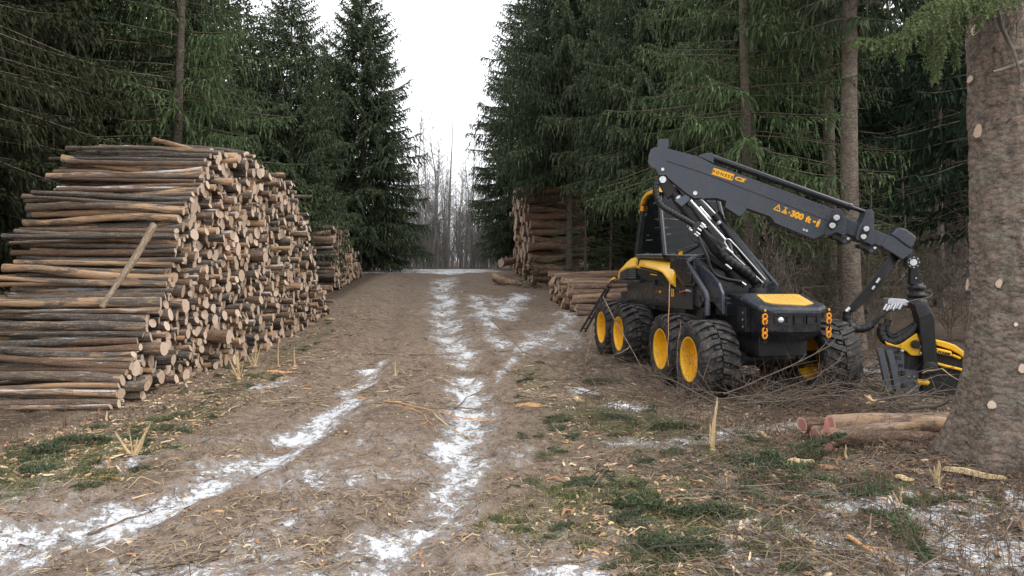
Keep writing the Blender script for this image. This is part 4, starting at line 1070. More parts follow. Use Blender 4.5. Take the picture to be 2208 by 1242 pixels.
for u0, lamp in ((-.24, True), (.08, False), (.30, False)):
    b = MB(); w_ = .10 if lamp else .075
    for a0, a1, c0, c1 in ((-w_ - .02, w_ + .02, .055, .075), (-w_ - .02, w_ + .02, -.075, -.055), (-w_ - .02, -w_, -.055, .055), (w_, w_ + .02, -.055, .055)):
        b.box((u0 + (a0 + a1) / 2, -.945, 1.42 + (c0 + c1) / 2), (a1 - a0, .03, c1 - c0), H)
    b.box((u0, -.934, 1.42), (w_ * 2, .006, .11), H, 1)
    if lamp: b.lathe(H(u0 - .01, -.935, 1.42), -HV, [(0, .05), (.025, .048), (.04, .03), (.042, 0)], 16, 2)
    b.build('headlight' if lamp else 'light_recess', [M['machine_black'], M['decal_black'], M['lamp_glass']], nf)
def torus_link(b, c, ax1, ax2, R1, R2, r, mi=0):
    pts = [Vector(c) + Vector(ax1) * R1 * math.cos(a) + Vector(ax2) * R2 * math.sin(a) for a in np.linspace(0, 2 * PI, 15)]
    b.tube(pts, r, 6, mi, False)
for u0, v0 in ((-.53, -.93), (.60, -.90)):
    b = MB()
    for k in range(7):
        z = 1.545 - k * .075; orange = k in (1, 2, 4, 5)
        torus_link(b, H(u0, v0 - .03, z), HU if k % 2 == 0 or orange else HV, HW, .034 if orange else .024, .048, .017 if orange else .012, 0 if orange else 1)
    b.tube([H(u0, v0 - .03, 1.60), H(u0, v0 - .03, 1.56)], .02, 8, 2)
    b.build('safety_chain', [M['orange_chain'], M['frame_black'], M['yellow_paint']], harv)
b = MB(); b.box((-.50, .5, 1.5), (.25, .45, .25), H); b.box((-.6, .62, 1.66), (.35, .5, .09), H); b.build('side_shelf', M['machine_black'], harv, bevel=.012)
b = MB(); b.box((-.52, -.25, 1.36), (.10, .22, .42), H)
for w_ in (1.24, 1.36, 1.48): b.lathe(H(-.555, -.25, w_), -HU, [(0, .03), (.02, .03), (.02, 0)], 8, 1, False)
b.build('side_bracket', [M['machine_black'], M['steel']], harv, bevel=.012)

# crane ----------------------------------------------------------------
CB = Vector((4.62, 13.9, 0)); CE = Vector((.977, -.212, 0)).normalized(); CN = Vector((-CE.y * -1, -CE.x, 0)); CN = Vector((CE.y, -CE.x, 0))
if CN.y > 0: CN = -CN
UP = Vector((0, 0, 1))
def cz(px, py, t_=0.0):
    """the point of the crane's upright plane (moved t_ towards the road) seen at this pixel"""
    o = Vector((0, 0, EYE)); d = Vector(((px - CX) / F, 1, -(py - HY) / F)); k = (CB + CN * t_ - o).dot(CN) / d.dot(CN); return o + d * k
def slab(b, pts, t0, t1, mi=0): b.prism([cz(x, y, t1) for x, y in pts], -CN * (t1 - t0), mi); return b
def cyl(b, x, y, r, t0, t1, mi=0, n=18):
    c = cz(x, y, t1); b.lathe(c, -CN, [(0, 0), (0, r), (t1 - t0, r), (t1 - t0, 0)], n, mi, False); return b
base = MB()
base.lathe(H(.30, .95, 1.66), HW, [(0, .24), (.06, .24), (.06, .22), (.20, .22), (.20, .17), (.34, .17), (.36, .13), (.36, 0)], 28)
base.build('crane_base', M['frame_black'], harv)
# inner pillar
b = MB()
b.tube([cz(1604, 618, 0), cz(1496, 476, 0)], [.14, .12], 16); b.tube([cz(1500, 482, .02), cz(1478, 452, .02)], [.125, .125], 18); b.tube([cz(1480, 455, .02), cz(1466, 436, .02)], [.10, .10], 18); b.tube([cz(1470, 441, .02), cz(1452, 414, .02)], [.115, .105], 18)
slab(b, [(1424, 380), (1433, 378), (1440, 381), (1456, 407), (1450, 420), (1440, 428), (1430, 414), (1420, 395)], -.13, .13)
b.build('lift_arm', M['frame_black'], harv, bevel=.012)
b = MB(); b.tube([cz(1469, 438, .02), cz(1466.5, 434, .02)], .108, 18); b.tube([cz(1463, 429, .02), cz(1460, 425, .02)], .112, 18); cyl(b, 1429, 387, .065, -.16, .16); b.build('arm_pin', M['steel'], harv)
b = MB(); slab(b, [(1454, 432), (1480, 419), (1488, 424), (1487, 432), (1470, 446)], -.12, .15); b.build('arm_collar', M['plate_grey'], harv, bevel=.012)
b = MB(); b.tube([cz(1660, 622, -.05), cz(1546, 466, -.05)], .088, 20); b.tube([cz(1552, 474, -.05), cz(1542, 461, -.05)], .105, 20); b.tube([cz(1553, 482, -.05), cz(1549, 477, -.05)], .092, 20, 1); cyl(b, 1660, 618, .10, -.16, .10); b.tube([cz(1676, 616, -.05), cz(1580, 500, -.12)], .03, 8, 2)
lc = b.build('lift_cylinder', [M['machine_black'], M['steel'], M['plate_grey']], harv)
b = MB(); b.tube([cz(1544, 463, -.05), cz(1512, 428, -.05)], .045, 14); b.build('piston_rod', M['chrome'], lc)
b = MB(); b.tube([cz(1564, 517, .2), cz(1489, 432, .2)], .026, 10); b.tube([cz(1533, 473, .15), cz(1509, 446, .15)], .024, 10); b.build('hydraulic_pipe', M['chrome'], harv)
b = MB(); b.tube([cz(1564, 516, .2), cz(1562, 522, .2), cz(1576, 544, .2), cz(1645, 610, .12)], .016, 8); b.tube([cz(1566, 515, .2), cz(1573, 516, .2), cz(1590, 534, .18), cz(1650, 603, .12)], .016, 8); b.build('hydraulic_pipe', M['steel'], harv)
b = MB(); slab(b, [(1655, 612), (1670, 606), (1680, 618), (1680, 634), (1652, 634), (1648, 622)], -.14, .10); b.build('cylinder_foot', M['machine_black'], harv, bevel=.01)
b = MB(); slab(b, [(1633, 565), (1645, 568), (1650, 580), (1650, 592), (1637, 578)], -.3, -.2); b.build('arm_guard', M['boom_grey'], harv, bevel=.01)
# boom
BT = .19
b = MB()
slab(b, [(1397, 350), (1399, 334), (1403, 322), (1412, 317), (1440, 320), (1508, 338), (1537, 354), (1780, 444), (1800, 452), (1800, 498), (1768, 510), (1755, 514), (1690, 487), (1668, 476), (1661, 467), (1561, 432), (1546, 427.5), (1497, 427.5), (1486, 421), (1462, 402), (1440, 384), (1436, 378), (1420, 378), (1414, 364), (1404, 361)], -BT, BT)
slab(b, [(1424, 300), (1440, 299), (1442.5, 302), (1441, 320), (1417, 319), (1418, 302)], -.10, .12)
slab(b, [(1505, 336), (1520, 330), (1536, 329), (1539, 333), (1539, 352)], -.12, .12)
slab(b, [(1566, 431), (1573, 434), (1611, 449), (1603, 462), (1594, 467), (1564, 447)], -.02, .30)
# lower stiffener and weld seam along the flank
slab(b, [(1664, 469), (1674, 478), (1703, 489), (1752, 507), (1775, 505), (1772, 508.5), (1755, 515.5), (1690, 489), (1670, 480)], BT, BT + .012)
boom = b.build('boom', M['boom_grey'], harv, bevel=.014)
b = MB(); b.tube([cz(1437, 347, BT), cz(1508, 370, BT), cz(1620, 413, BT), cz(1783, 475, BT)], .007, 4); b.build('weld_seam', M['frame_black'], boom)
def rowframe(x0, y0, x1, y1, t_):
    a = cz(x0, y0, t_); c = cz(x1, y1, t_); ex = (c - a).normalized(); ey = CN.cross(ex) * -1
    if ey.z < 0: ey = -ey
    return a, ex, ey, (c - a).length
b = MB()
a, ex, ey, L_ = rowframe(1534, 375.5, 1578.5, 390, BT + .002)
hgt = (cz(1539, 361, BT) - cz(1534, 375.5, BT)).length * .96
b.hexa([a, a + ex * L_, a + ex * L_ + ey * hgt, a + ey * hgt], [p + CN * .004 for p in (a, a + ex * L_, a + ex * L_ + ey * hgt, a + ey * hgt)], 0)
b.text('P O N S S E', hgt * .62, a + ex * L_ * .5 + ey * hgt * .26, ex, ey, CN, 1, .0055, .002, 'CENTER')
b.build('name_plate', [M['decal_orange'], M['decal_black']], boom)
a, ex, ey, L_ = rowframe(1582, 386, 1611, 396, BT + .002)
b = MB(); b.text('C5', hgt * .78, a, ex * 1.55, ey, CN, 0, .004, .006, 'LEFT', .35); b.build('model_lettering', M['decal_orange'], boom)
b = MB(); a, ex, ey, L_ = rowframe(1666, 451.5, 1766, 488, BT + .002)
def P2(x, y): return a + ex * L_ * x + ey * L_ * y + CN * .004
def poly2(pts): b.prism([P2(x, y) for x, y in pts], CN * .003)
for tri in ([(.0, .0), (.022, .0), (.085, .115), (.085, .15)], [(.0, .0), (.17, .0), (.155, .022), (.02, .022)], [(.085, .15), (.085, .115), (.148, 0), (.17, .0)]): poly2(tri)
poly2([(.078, .10), (.092, .10), (.089, .05), (.081, .05)]); poly2([(.079, .04), (.091, .04), (.091, .028), (.079, .028)])
# machine pictogram
poly2([(.185, .0), (.30, .0), (.30, .03), (.185, .03)]); poly2([(.20, .035), (.285, .035), (.275, .065), (.215, .065)]); poly2([(.225, .07), (.26, .07), (.255, .115), (.232, .115)]); poly2([(.21, .12), (.275, .12), (.275, .135), (.21, .135)])
poly2([(.315, .055), (.35, .085), (.35, .025)])
b.text('300', L_ * .175, P2(.375, .0), ex, ey, CN, 0, .0, .009); b.text('ft', L_ * .165, P2(.70, .0), ex, ey, CN, 0, .0, .008)
poly2([(.845, .04), (.88, .04), (.88, .02), (.915, .055), (.88, .09), (.88, .07), (.845, .07)])
poly2([(.935, -.03), (.955, -.03), (.958, .03), (.965, .03), (.968, -.03), (.988, -.03), (.992, .10), (.978, .105), (.972, .10), (.93, .10)])
b.lathe(P2(.962, .125), CN, [(0, 0), (0, L_ * .018), (.003, L_ * .018), (.003, 0)], 10, 0, False)
b.build('warning_lettering', M['decal_orange'], boom)
b = MB()
for x in (1733.5, 1739.5): cyl(b, x, 495 + (x - 1733) * .35, .022, BT, BT + .02)
for x, y, r in ((1429, 365, .03), (1499, 416, .04)): cyl(b, x, y, r, BT, BT + .025, 0, 12)
b.build('grease_plug', M['steel'], boom)
# extension
b = MB(); slab(b, [(1796, 457), (1918, 508), (1903, 533), (1796, 493)], -.14, .14); b.build('boom_extension', M['boom_grey'], harv, bevel=.012)
def collar(name, outline, slot):
    b = MB(); slab(b, outline, -.235, .235)
    for (x0, y0, x1, y1, r) in slot:
        A = cz(x0, y0, .24); B = cz(x1, y1, .24); ax = (B - A).normalized(); sx = ax.cross(CN).normalized()
        ring = [A + sx * r * math.cos(q) - ax * r * math.sin(q) for q in np.linspace(0, PI, 8)] + [B - sx * r * math.cos(q) + ax * r * math.sin(q) for q in np.linspace(0, PI, 8)]
        b.prism([p + CN * .02 for p in ring], -CN * .03, 1)
        b.lathe(A + CN * .045, -CN, [(0, 0), (0, r * .72), (.03, r * .85)], 14, 2, False); b.lathe(B + CN * .045, -CN, [(0, 0), (0, r * .72), (.03, r * .85)], 14, 2, False)
    return b.build(name, [M['boom_grey'], M['frame_black'], M['steel']], harv, bevel=.008)
collar('boom_collar', [(1799, 451), (1809, 449), (1818, 457), (1824, 480), (1825, 506), (1818, 508), (1804, 501), (1790, 506), (1779, 508), (1782, 496), (1790, 478)], [(1803, 470, 1794, 487, .072)])
collar('extension_collar', [(1868, 455), (1873, 451.5), (1880, 452), (1885, 459), (1885, 527), (1880, 529), (1868, 523), (1847, 517), (1846, 511), (1852, 489), (1859, 479)], [(1867, 494, 1861, 511, .066)])
for ox, oy in ((0, 0), (57.5, 20)):
    b = MB(); slab(b, [(1794 + ox, 509 + oy), (1799 + ox, 506 + oy), (1812 + ox, 512 + oy), (1826 + ox, 510 + oy), (1838 + ox, 514 + oy), (1836 + ox, 521 + oy), (1828 + ox, 525 + oy), (1818 + ox, 527 + oy), (1808 + ox, 517 + oy), (1796 + ox, 514 + oy)], -.10, .20); cyl(b, 1821 + ox, 521 + oy, .04, -.12, .225, 1); cyl(b, 1829 + ox, 515 + oy, .026, -.1, .22, 2); b.build('rocker_link', [M['frame_black'], M['boom_grey'], M['steel']], harv, bevel=.008)
b = MB(); b.tube([cz(1536, 339, 0), cz(1833, 446, 0)], .064, 18); b.tube([cz(1828, 444, 0), cz(1835, 447, 0)], .078, 18); b.tube([cz(1633, 374, 0), cz(1635, 374.8, 0)], .069, 18); b.tube([cz(1738, 412, 0), cz(1740, 412.8, 0)], .069, 18)
ec = b.build('extension_cylinder', M['machine_black'], harv); b = MB(); b.tube([cz(1833, 446, 0), cz(1874, 460, 0)], .04, 14); cyl(b, 1875, 459, .075, -.06, .06); b.build('piston_rod', M['machine_black'], ec)
b = MB(); slab(b, [(1900, 529), (1915, 507), (1928, 510), (1969, 541), (1966, 547), (1947, 560), (1940, 556), (1905, 534)], -.16, .16); b.build('boom_tip', M['boom_grey'], harv, bevel=.012)
b = MB(); slab(b, [(1922, 507), (1936, 492), (1943, 490), (1955, 494), (1975, 509), (1977, 514), (1970, 533), (1964, 537), (1928, 511)], -.17, .18); b.build('tip_cover', M['boom_grey'], harv, bevel=.03)
b = MB(); cyl(b, 1970, 566, .115, -.10, .10); cyl(b, 1970, 566, .062, .10, .13, 1); slab(b, [(1955, 553), (1966, 550), (1975, 566), (1973, 588), (1967, 588), (1958, 572)], -.06, .06); slab(b, [(1965, 575), (1979, 575), (1981, 592), (1983, 613), (1963, 613), (1964, 592)], -.09, .09, 2)
for q in range(8):
    a = q * PI / 4; c = cz(1970, 566, .105); b.lathe(c + CE * .09 * math.cos(a) + UP * .09 * math.sin(a), CN, [(0, .012), (.02, .012), (.02, 0)], 6, 1, False)
b.build('swivel_link', [M['machine_black'], M['steel'], M['frame_black']], harv, bevel=.006)
b = MB(); c = cz(1976, 652, 0); b.lathe(c, UP, [(0, .17), (.05, .17), (.05, .145), (.10, .145), (.10, .155), (.16, .155), (.16, .13), (.22, .13), (.24, .15), (.30, .15), (.31, .11), (.36, .11)], 26); b.lathe(cz(1975, 600, .10), CN, [(0, .0), (.0, .014), (.012, .014), (.012, 0)], 8, 1); b.build('rotator', [M['frame_black'], M['steel']], harv)

# hoses
def hose(pts, r, name='hose', mat='hose_rubber', n=8, ribs=0, ribr=1.18, par=None):
    P_ = [Vector(p) for p in pts]; out_ = []
    for i in range(len(P_) - 1):
        p0 = P_[max(i - 1, 0)]; p1 = P_[i]; p2 = P_[i + 1]; p3 = P_[min(i + 2, len(P_) - 1)]
        for s in np.linspace(0, 1, 6, endpoint=False):
            out_.append(.5 * ((2 * p1) + (p2 - p0) * s + (2 * p0 - 5 * p1 + 4 * p2 - p3) * s * s + (3 * p1 - p0 - 3 * p2 + p3) * s ** 3))
    out_.append(P_[-1]); b = MB()
    if ribs:
        dense = []; tot = np.concatenate([[0], np.cumsum([(out_[i + 1] - out_[i]).length for i in range(len(out_) - 1)])]); N_ = int(tot[-1] / ribs) * 4
        arr = np.array([tuple(p) for p in out_])
        for k in range(N_ + 1):
            d = tot[-1] * k / N_; dense.append(Vector([np.interp(d, tot, arr[:, c]) for c in range(3)]))
        b.tube(dense, [r * (ribr if (k % 4) in (0, 1) else 1) for k in range(N_ + 1)], 10)
    else: b.tube(out_, r, n)
    return b.build(name, M[mat], par or harv)
hose([cz(1416, 388, .24), cz(1414, 412, .26), cz(1424, 440, .28), cz(1448, 457, .3), cz(1478, 474, .3), cz(1496, 485, .28)], .055, ribs=.07, ribr=1.12)
hose([cz(1553, 540, .22), cz(1575, 562, .24), cz(1600, 580, .2), cz(1619, 595, .12), cz(1632, 612, .02)], .085, 'corrugated_hose', ribs=.10, ribr=1.14)
hose([cz(1572, 546, .10), cz(1592, 566, .12), cz(1610, 582, .08), cz(1624, 600, .0)], .07, 'corrugated_hose', ribs=.10, ribr=1.14)
for k in range(5):
    hose([cz(1510 + k * 3, 490 + k * 4 - 6, .26 - k * .02), cz(1524 + k * 4, 505 + k * 2, .27), cz(1540 + k * 2, 528 + k * 1.5, .26), cz(1553 + k * 1.5, 546, .22)], .020)
for k in range(3):
    hose([cz(1503 + k * 2, 508 + k, .28), cz(1514 + k * 3, 528, .30), cz(1522 + k * 4, 545, .28), cz(1536 + k * 6, 562, .22), cz(1568 + k * 5, 583, .16)], .021)
hose([cz(1506, 510, .3), cz(1514, 529, .34), cz(1525, 553, .36), cz(1531, 575, .34), cz(1544, 593, .3), cz(1568, 602, .28), cz(1596, 607, .24), cz(1608, 614, .2)], .034)
hose([cz(1488, 482, .3), cz(1484, 494, .34), cz(1492, 515, .34), cz(1508, 528, .3), cz(1520, 545, .28)], .013)
b = MB(); slab(b, [(1496, 482), (1506, 476), (1514, 480), (1503, 506), (1492, 512), (1489, 500)], .12, .24); b.build('hose_manifold', M['machine_black'], harv, bevel=.01)
for x, y in ((1492, 482), (1486, 490), (1488, 495), (1516, 484), (1513, 489), (1508, 495), (1518, 488), (1505, 503), (1501, 507), (1568, 573), (1573, 577), (1570, 538), (1576, 543), (1604, 612)):
    b = MB(); b.tube([cz(x - 4, y - 3, .30), cz(x + 4, y + 3, .30)], .022, 8); b.build('hose_fitting', M['steel'], harv)
for k in range(5):
    hose([cz(1925 + k * 3.5, 545 + k * 2, .06 - k * .03), cz(1905 + k * 3, 572 + k * 3, .14), cz(1868 + k * 3.6, 620 + k * 3, .2), cz(1838 + k * 1.6, 655 + k * 3, .22), cz(1829 + k * 1.4, 672, .2)], .020)
for q0, q1, r0 in (((1881, 624, .24), (1886, 617, .24), .026), ((1890, 610, .24), (1897, 600, .24), .028), ((1825, 672, .2), (1833, 664, .2), .04)):
    b = MB(); b.tube([cz(*q0), cz(*q1)], r0, 8); b.build('hose_fitting', M['steel'], harv)
hose([cz(1827, 672, .2), cz(1826, 688, .2), cz(1833, 702, .2), cz(1848, 709, .22), cz(1864, 708, .22), cz(1880, 700, .2)], .072, 'hose_sleeve', ribs=.09, ribr=1.06)
for k in range(6):
    hose([cz(1876, 703 - k * 1.4, .2), cz(1888 + k, 697 - k * 2.5, .22), cz(1899 + k * 3.4, 682 - k * 2.3, .24), cz(1908 + k * 5.4, 668 - k * 1.0, .2)], .021)

# harvesting head --------------------------------------------------------
head = empty('harvesting_head', (0, 0, 0), (0, 0, 0), harv)
b = MB(); slab(b, [(1915, 645), (1921, 643), (1952, 645), (1962, 652), (1957, 660), (1914, 655)], -.12, .22)
for k in range(6): b.tube([cz(1906 + k * 6.5, 668 - k * .8 + (k % 2) * 3, .22), cz(1913 + k * 6.5, 656 - k * .6 + (k % 2) * 2, .22)], .032, 8)
b.build('valve_block', M['steel'], head, bevel=.008)
b = MB()
slab(b, [(1960, 652), (1996, 652), (2004, 662), (2016, 685), (2021, 784), (2017, 804), (2010, 808), (1994, 806), (1991, 790), (1988, 752), (1981, 690), (1976, 670)], .02, .34)
slab(b, [(1960, 653), (1990, 653), (1993, 668), (1975, 668), (1964, 664)], -.30, .02)
b.lathe(cz(2007, 796, .35), -CN, [(0, 0), (0, .13), (.34, .13), (.34, 0)], 20)
b.build('tilt_frame', M['frame_black'], head, bevel=.02)
b = MB(); slab(b, [(1971, 655), (1994, 655), (2003, 663), (2008, 676), (1982, 688), (1976, 670)], .34, .352); b.build('tilt_cover', M['machine_black'], head, bevel=.01)
b = MB(); slab(b, [(1908, 735), (1915, 739), (1934, 745), (1948, 738), (1962, 728), (1978, 718), (1984, 735), (1990, 768), (1965, 767), (1955, 758), (1940, 751), (1912, 744)], -.30, .24)
slab(b, [(2016, 733), (2040, 737), (2060, 744), (2078, 757), (2100, 772), (2100, 790), (2070, 765), (2050, 754), (2018, 744)], -.25, .20); slab(b, [(2019, 750), (2053, 758), (2053, 769), (2020, 762)], .10, .26); slab(b, [(2021, 781), (2045, 788), (2080, 796), (2080, 802), (2022, 788)], -.1, .24); slab(b, [(2055, 763), (2074, 771), (2072, 776), (2052, 768)], .05, .2)
b.build('head_cover', M['yellow_paint'], head, bevel=.02)
b = MB(); a, ex, ey, L_ = rowframe(2022.5, 761, 2053, 767.5, .262); b.text('PONSSE', L_ * .24, a, ex, ey, CN, 0, .004, .004); b.build('head_lettering', M['decal_black'], head)
b = MB(); slab(b, [(2000, 745), (2050, 752), (2110, 790), (2110, 850), (2080, 858), (2010, 850), (1980, 800), (1975, 765)], -.32, .08); slab(b, [(1935, 756), (1990, 770), (1996, 795), (1985, 800), (1950, 795)], -.25, .15); slab(b, [(1985, 800), (2060, 812), (2060, 856), (1990, 858)], -.4, .2); cyl(b, 1976, 743, .075, .24, .33)
for x, y in ((1985, 747), (1988, 762), (1946, 757)): cyl(b, x, y, .03, .2, .30, 1)
b.build('head_frame', [M['frame_black'], M['steel']], head, bevel=.015)
b = MB(); slab(b, [(1950, 790), (1981, 793), (1982, 866), (1975, 874), (1938, 862), (1932, 800)], .06, .14)
for x, y, w_, h_ in ((1933, 760, 11, 6), (1937, 772, 12, 8), (1943, 788, 10, 8), (1948, 806, 8, 11), (1949, 832, 8, 8), (1947, 846, 8, 8), (1936, 806, 6, 10)):
    slab(b, [(x - w_ / 2, y - h_ / 2), (x + w_ / 2, y - h_ / 2), (x + w_ / 2, y + h_ / 2), (x - w_ / 2, y + h_ / 2)], .10, .182, 1)
slab(b, [(1909, 751), (1936, 750), (1950, 764), (1950, 800), (1940, 800), (1934, 862), (1928, 860), (1918, 795), (1911, 770)], .10, .17)
for x, y in ((1960, 812), (1972, 812), (1966, 840), (1974, 822)): cyl(b, x, y, .016, .1, .16, 2, 8)
b.build('feed_plate', [M['plate_grey'], M['decal_black'], M['steel']], head, bevel=.006)
b = MB()
for o1, o2 in ((0, 0), (20, 3)):
    rings = []
    for x, y, w_ in ((1896, 752, 7), (1900, 768, 6), (1906, 795, 6), (1913, 828, 6), (1921, 858, 5)):
        A = cz(x + o1, y + o2, .32); rings.append([A + CE * w_ * .008 + CN * .05, A - CE * w_ * .008 + CN * .05, A - CE * w_ * .006 - CN * .12, A + CE * w_ * .006 - CN * .12])
    b.loft(rings, 0, False, True)
b.build('delimbing_knife', M['plate_grey'], head, bevel=.008)
b = MB(); b.tube([cz(1978, 823, .20), cz(2000, 825, .20)], .052, 14); b.tube([cz(1999, 825, .20), cz(2003, 826, .2)], [.052, .03], 14); b.build('knife_cylinder', M['yellow_paint'], head)
hose([cz(1905, 700, .1), cz(1900, 716, .12), cz(1908, 733, .14), cz(1930, 737, .16), cz(1955, 724, .16), cz(1978, 702, .14)], .075, 'hose_sleeve', ribs=.08, ribr=1.07, par=head)
hose([cz(1915, 690, -.05), cz(1912, 712, .0), cz(1925, 727, .06), cz(1950, 716, .1), cz(1976, 698, .1)], .06, 'hose_sleeve', ribs=.08, ribr=1.07, par=head)
# ------------------------------------------------------------------ the big foreground spruce
attr_mat('litter_col'); attr_mat('fresh_wood', rough=.7); attr_mat('brash_needles', trans=.15)
m, nt, out = new_mat('split_wood'); t = NT(nt); tc = t.n('TexCoord').outputs['Object']
n_ = t.noise(t.mapv(tc, (30, 30, 4)), 2.0, 5, .6, .4)
t.princ(out, t.ramp(n_, [(.3, (.40, .26, .12)), (.55, (.62, .47, .27)), (.75, (.72, .60, .42))]), .75, 0, .2, t.bump(n_, .5, .01)); M['split_wood'] = m
m, nt, out = new_mat('orange_wood'); t = NT(nt); tc = t.n('TexCoord').outputs['Object']
n_ = t.noise(t.mapv(tc, (30, 30, 30)), 1.5, 5, .6, .4)
t.princ(out, t.ramp(n_, [(.3, (.34, .15, .06)), (.55, (.60, .34, .16)), (.75, (.66, .45, .26))]), .75, 0, .2, t.bump(n_, .5, .01)); M['orange_wood'] = m
m, nt, out = new_mat('stick_bark'); t = NT(nt); tc = t.n('TexCoord').outputs['Object']
n_ = t.noise(tc, 18, 5, .65); t.princ(out, t.ramp(n_, [(.3, (.05, .036, .027)), (.5, (.155, .115, .085)), (.7, (.30, .22, .15))]), .85, 0, .2, t.bump(n_, .4, .01)); M['stick_bark'] = m

BX, BY = 5.90, 8.75
big_tree = empty('spruce_tree', (BX, BY, 0)); tag(big_tree, 'huge foreground spruce trunk at the right edge with pale sawn branch stubs', 'tree')
def big_r(z, a):
    flare = .31 * math.exp(-max(z, 0) * 1.5) * (1 + .30 * math.sin(3 * a + .6) + .22 * math.sin(5 * a + 2.2) + .12 * math.sin(9 * a))
    return (.445 - .012 * z) + flare
b = MB(); rings = []; NS = 150
zz = [-.3, -.1] + [i * .05 for i in range(0, 26)] + [1.3 + i * .045 for i in range(0, 118)] + [7 + i for i in range(0, 14)]
cxs = lambda z: -.012 * z + .03 * math.sin(z * .8)
for z in zz:
    row = []
    for j in range(NS):
        a = 2 * PI * j / NS
        nse = (float(vnoise(a * 5.1, z * 2.2, 5)) - .5) * .035 + (float(vnoise(a * 13, z * 6.0, 8)) - .5) * .026 + (float(vnoise(a * 21, z * 17.0, 12)) - .5) * .022
        r_ = max(.05, big_r(z, a) + nse); row.append((cxs(z) + math.cos(a) * r_, math.sin(a) * r_, z))
    rings.append(row)
b.loft(rings, 0, True, False); b.build('trunk', M['big_bark'], big_tree, True)
stub_face = M['log_end']
def on_trunk(px, py):
    d = Vector(((px - CX) / F, 1, -(py - HY) / F)); best = None; k = 7.6
    while k < 9.6:
        p = Vector((0, 0, EYE)) + d * k; q = p - Vector((BX + cxs(p.z), BY, 0)); a = math.atan2(q.y, q.x)
        if math.hypot(q.x, q.y) < big_r(p.z, a): return p, Vector((math.cos(a), math.sin(a), 0))
        k += .01
    return None
for px, py, r_ in [(2106, 65, .055), (2084, 172, .038), (2112, 284, .062), (2078, 468, .036), (2091, 615, .055), (2155, 612, .038), (2140, 873, .042), (2203, 795, .04), (2190, 700, .02)]:
    h = on_trunk(px, py)
    if h is None:
        h = on_trunk(px + 12, py)
        if h is None: continue
    p, nrm = h; ax = (nrm + Vector((-.15, -.32, .14))).normalized(); r_ *= 1.05; b = MB(); s1 = ax.cross(Vector((0, 0, 1))).normalized(); s2 = s1.cross(ax); ph = rnd.uniform(0, 6)
    def rg(hh, rr, tilt=0): return [p + ax * (hh - .095 + tilt * math.sin(q + ph)) + (s1 * math.cos(q) * .88 + s2 * math.sin(q) * 1.12) * rr * (1 + .10 * math.sin(2 * q + ph) + .07 * math.sin(3 * q + 2 * ph) + .05 * math.sin(7 * q + ph)) for q in np.linspace(0, 2 * PI, 22, endpoint=False)]
    b.loft([rg(0, r_ * 2.3), rg(.07, r_ * 1.8), rg(.105, r_ * 1.3), rg(.125, r_ * 1.02, .006)], 0, True, False)
    b.loft([rg(.125, r_ * 1.02, .006), rg(.128, r_ * .55, .004), rg(.126, r_ * .04, 0)], 1, False, False)
    b.build('branch_stub', [M['big_bark'], stub_face], big_tree)
def frond(acc, wood, P, r, l2=.35, hang=.8, kl=.05, kw=.008, lohi=PAL['light'], step=.05, start=.2, wr=.008, sub=True):
    """a spruce bough: main stem P, side twigs on both sides, short needle faces along every twig"""
    P = np.asarray(P, float); seg = np.linalg.norm(np.diff(P, axis=0), axis=1); tot = np.concatenate([[0], np.cumsum(seg)]); L = tot[-1]
    n = max(6, int(L / step)); s = np.linspace(0, 1, n); C = np.stack([np.interp(s * L, tot, P[:, i]) for i in range(3)], -1)
    V, Fc = thin_tubes(C[None], np.linspace(wr, wr * .3, n)[None], 5); wood.add(V, Fc)
    tg = unit(np.gradient(C, axis=0)); lat = unit(np.cross(tg, np.array([0, 0, 1.]))); lo, hi = (np.array(c) for c in lohi)
    for sg in (-1, 1):
        k = s > start; p = C[k]; m_ = len(p); ll = l2 * (1.2 - s[k] * .9) * r.uniform(.5, 1.2, m_)
        d = unit(tg[k] * .7 + lat[k] * sg * .8 + r.normal(size=(m_, 3)) * .18)
        q = 8; ts = np.linspace(0, 1, q); T_ = p[:, None] + d[:, None] * (ll[:, None] * ts)[..., None]; T_[..., 2] -= hang * (ll[:, None] * ts ** 1.6)
        V, Fc = thin_tubes(T_, np.linspace(.0035, .0015, q)[None] * np.ones((m_, 1)), 3); wood.add(V, Fc)
        nn = int(max(6, l2 / kl * 5.5))
        for j in range(nn):
            f = (j + r.random(m_)) / nn * (q - 1); i0 = np.minimum(f.astype(int), q - 2); fr = (f - i0)[:, None]; ar = np.arange(m_)
            A = T_[ar, i0] * (1 - fr) + T_[ar, i0 + 1] * fr; dv = unit(T_[ar, i0 + 1] - T_[ar, i0])
            B = A + unit(dv * .8 + r.normal(size=(m_, 3)) * .55) * kl * r.uniform(.7, 1.3, (m_, 1))
            V, Fc, Cc = kites(A, B, np.full(m_, kw) * r.uniform(.7, 1.3, m_), r, lo + (hi - lo) * r.random((m_, 1))); acc.add(V, Fc, Cc)
r_ = np.random.default_rng(77); fo = Acc(); wo = Acc()
def bz(pts): return np.array([tuple(at(x, y, d)) for x, y, d in pts])
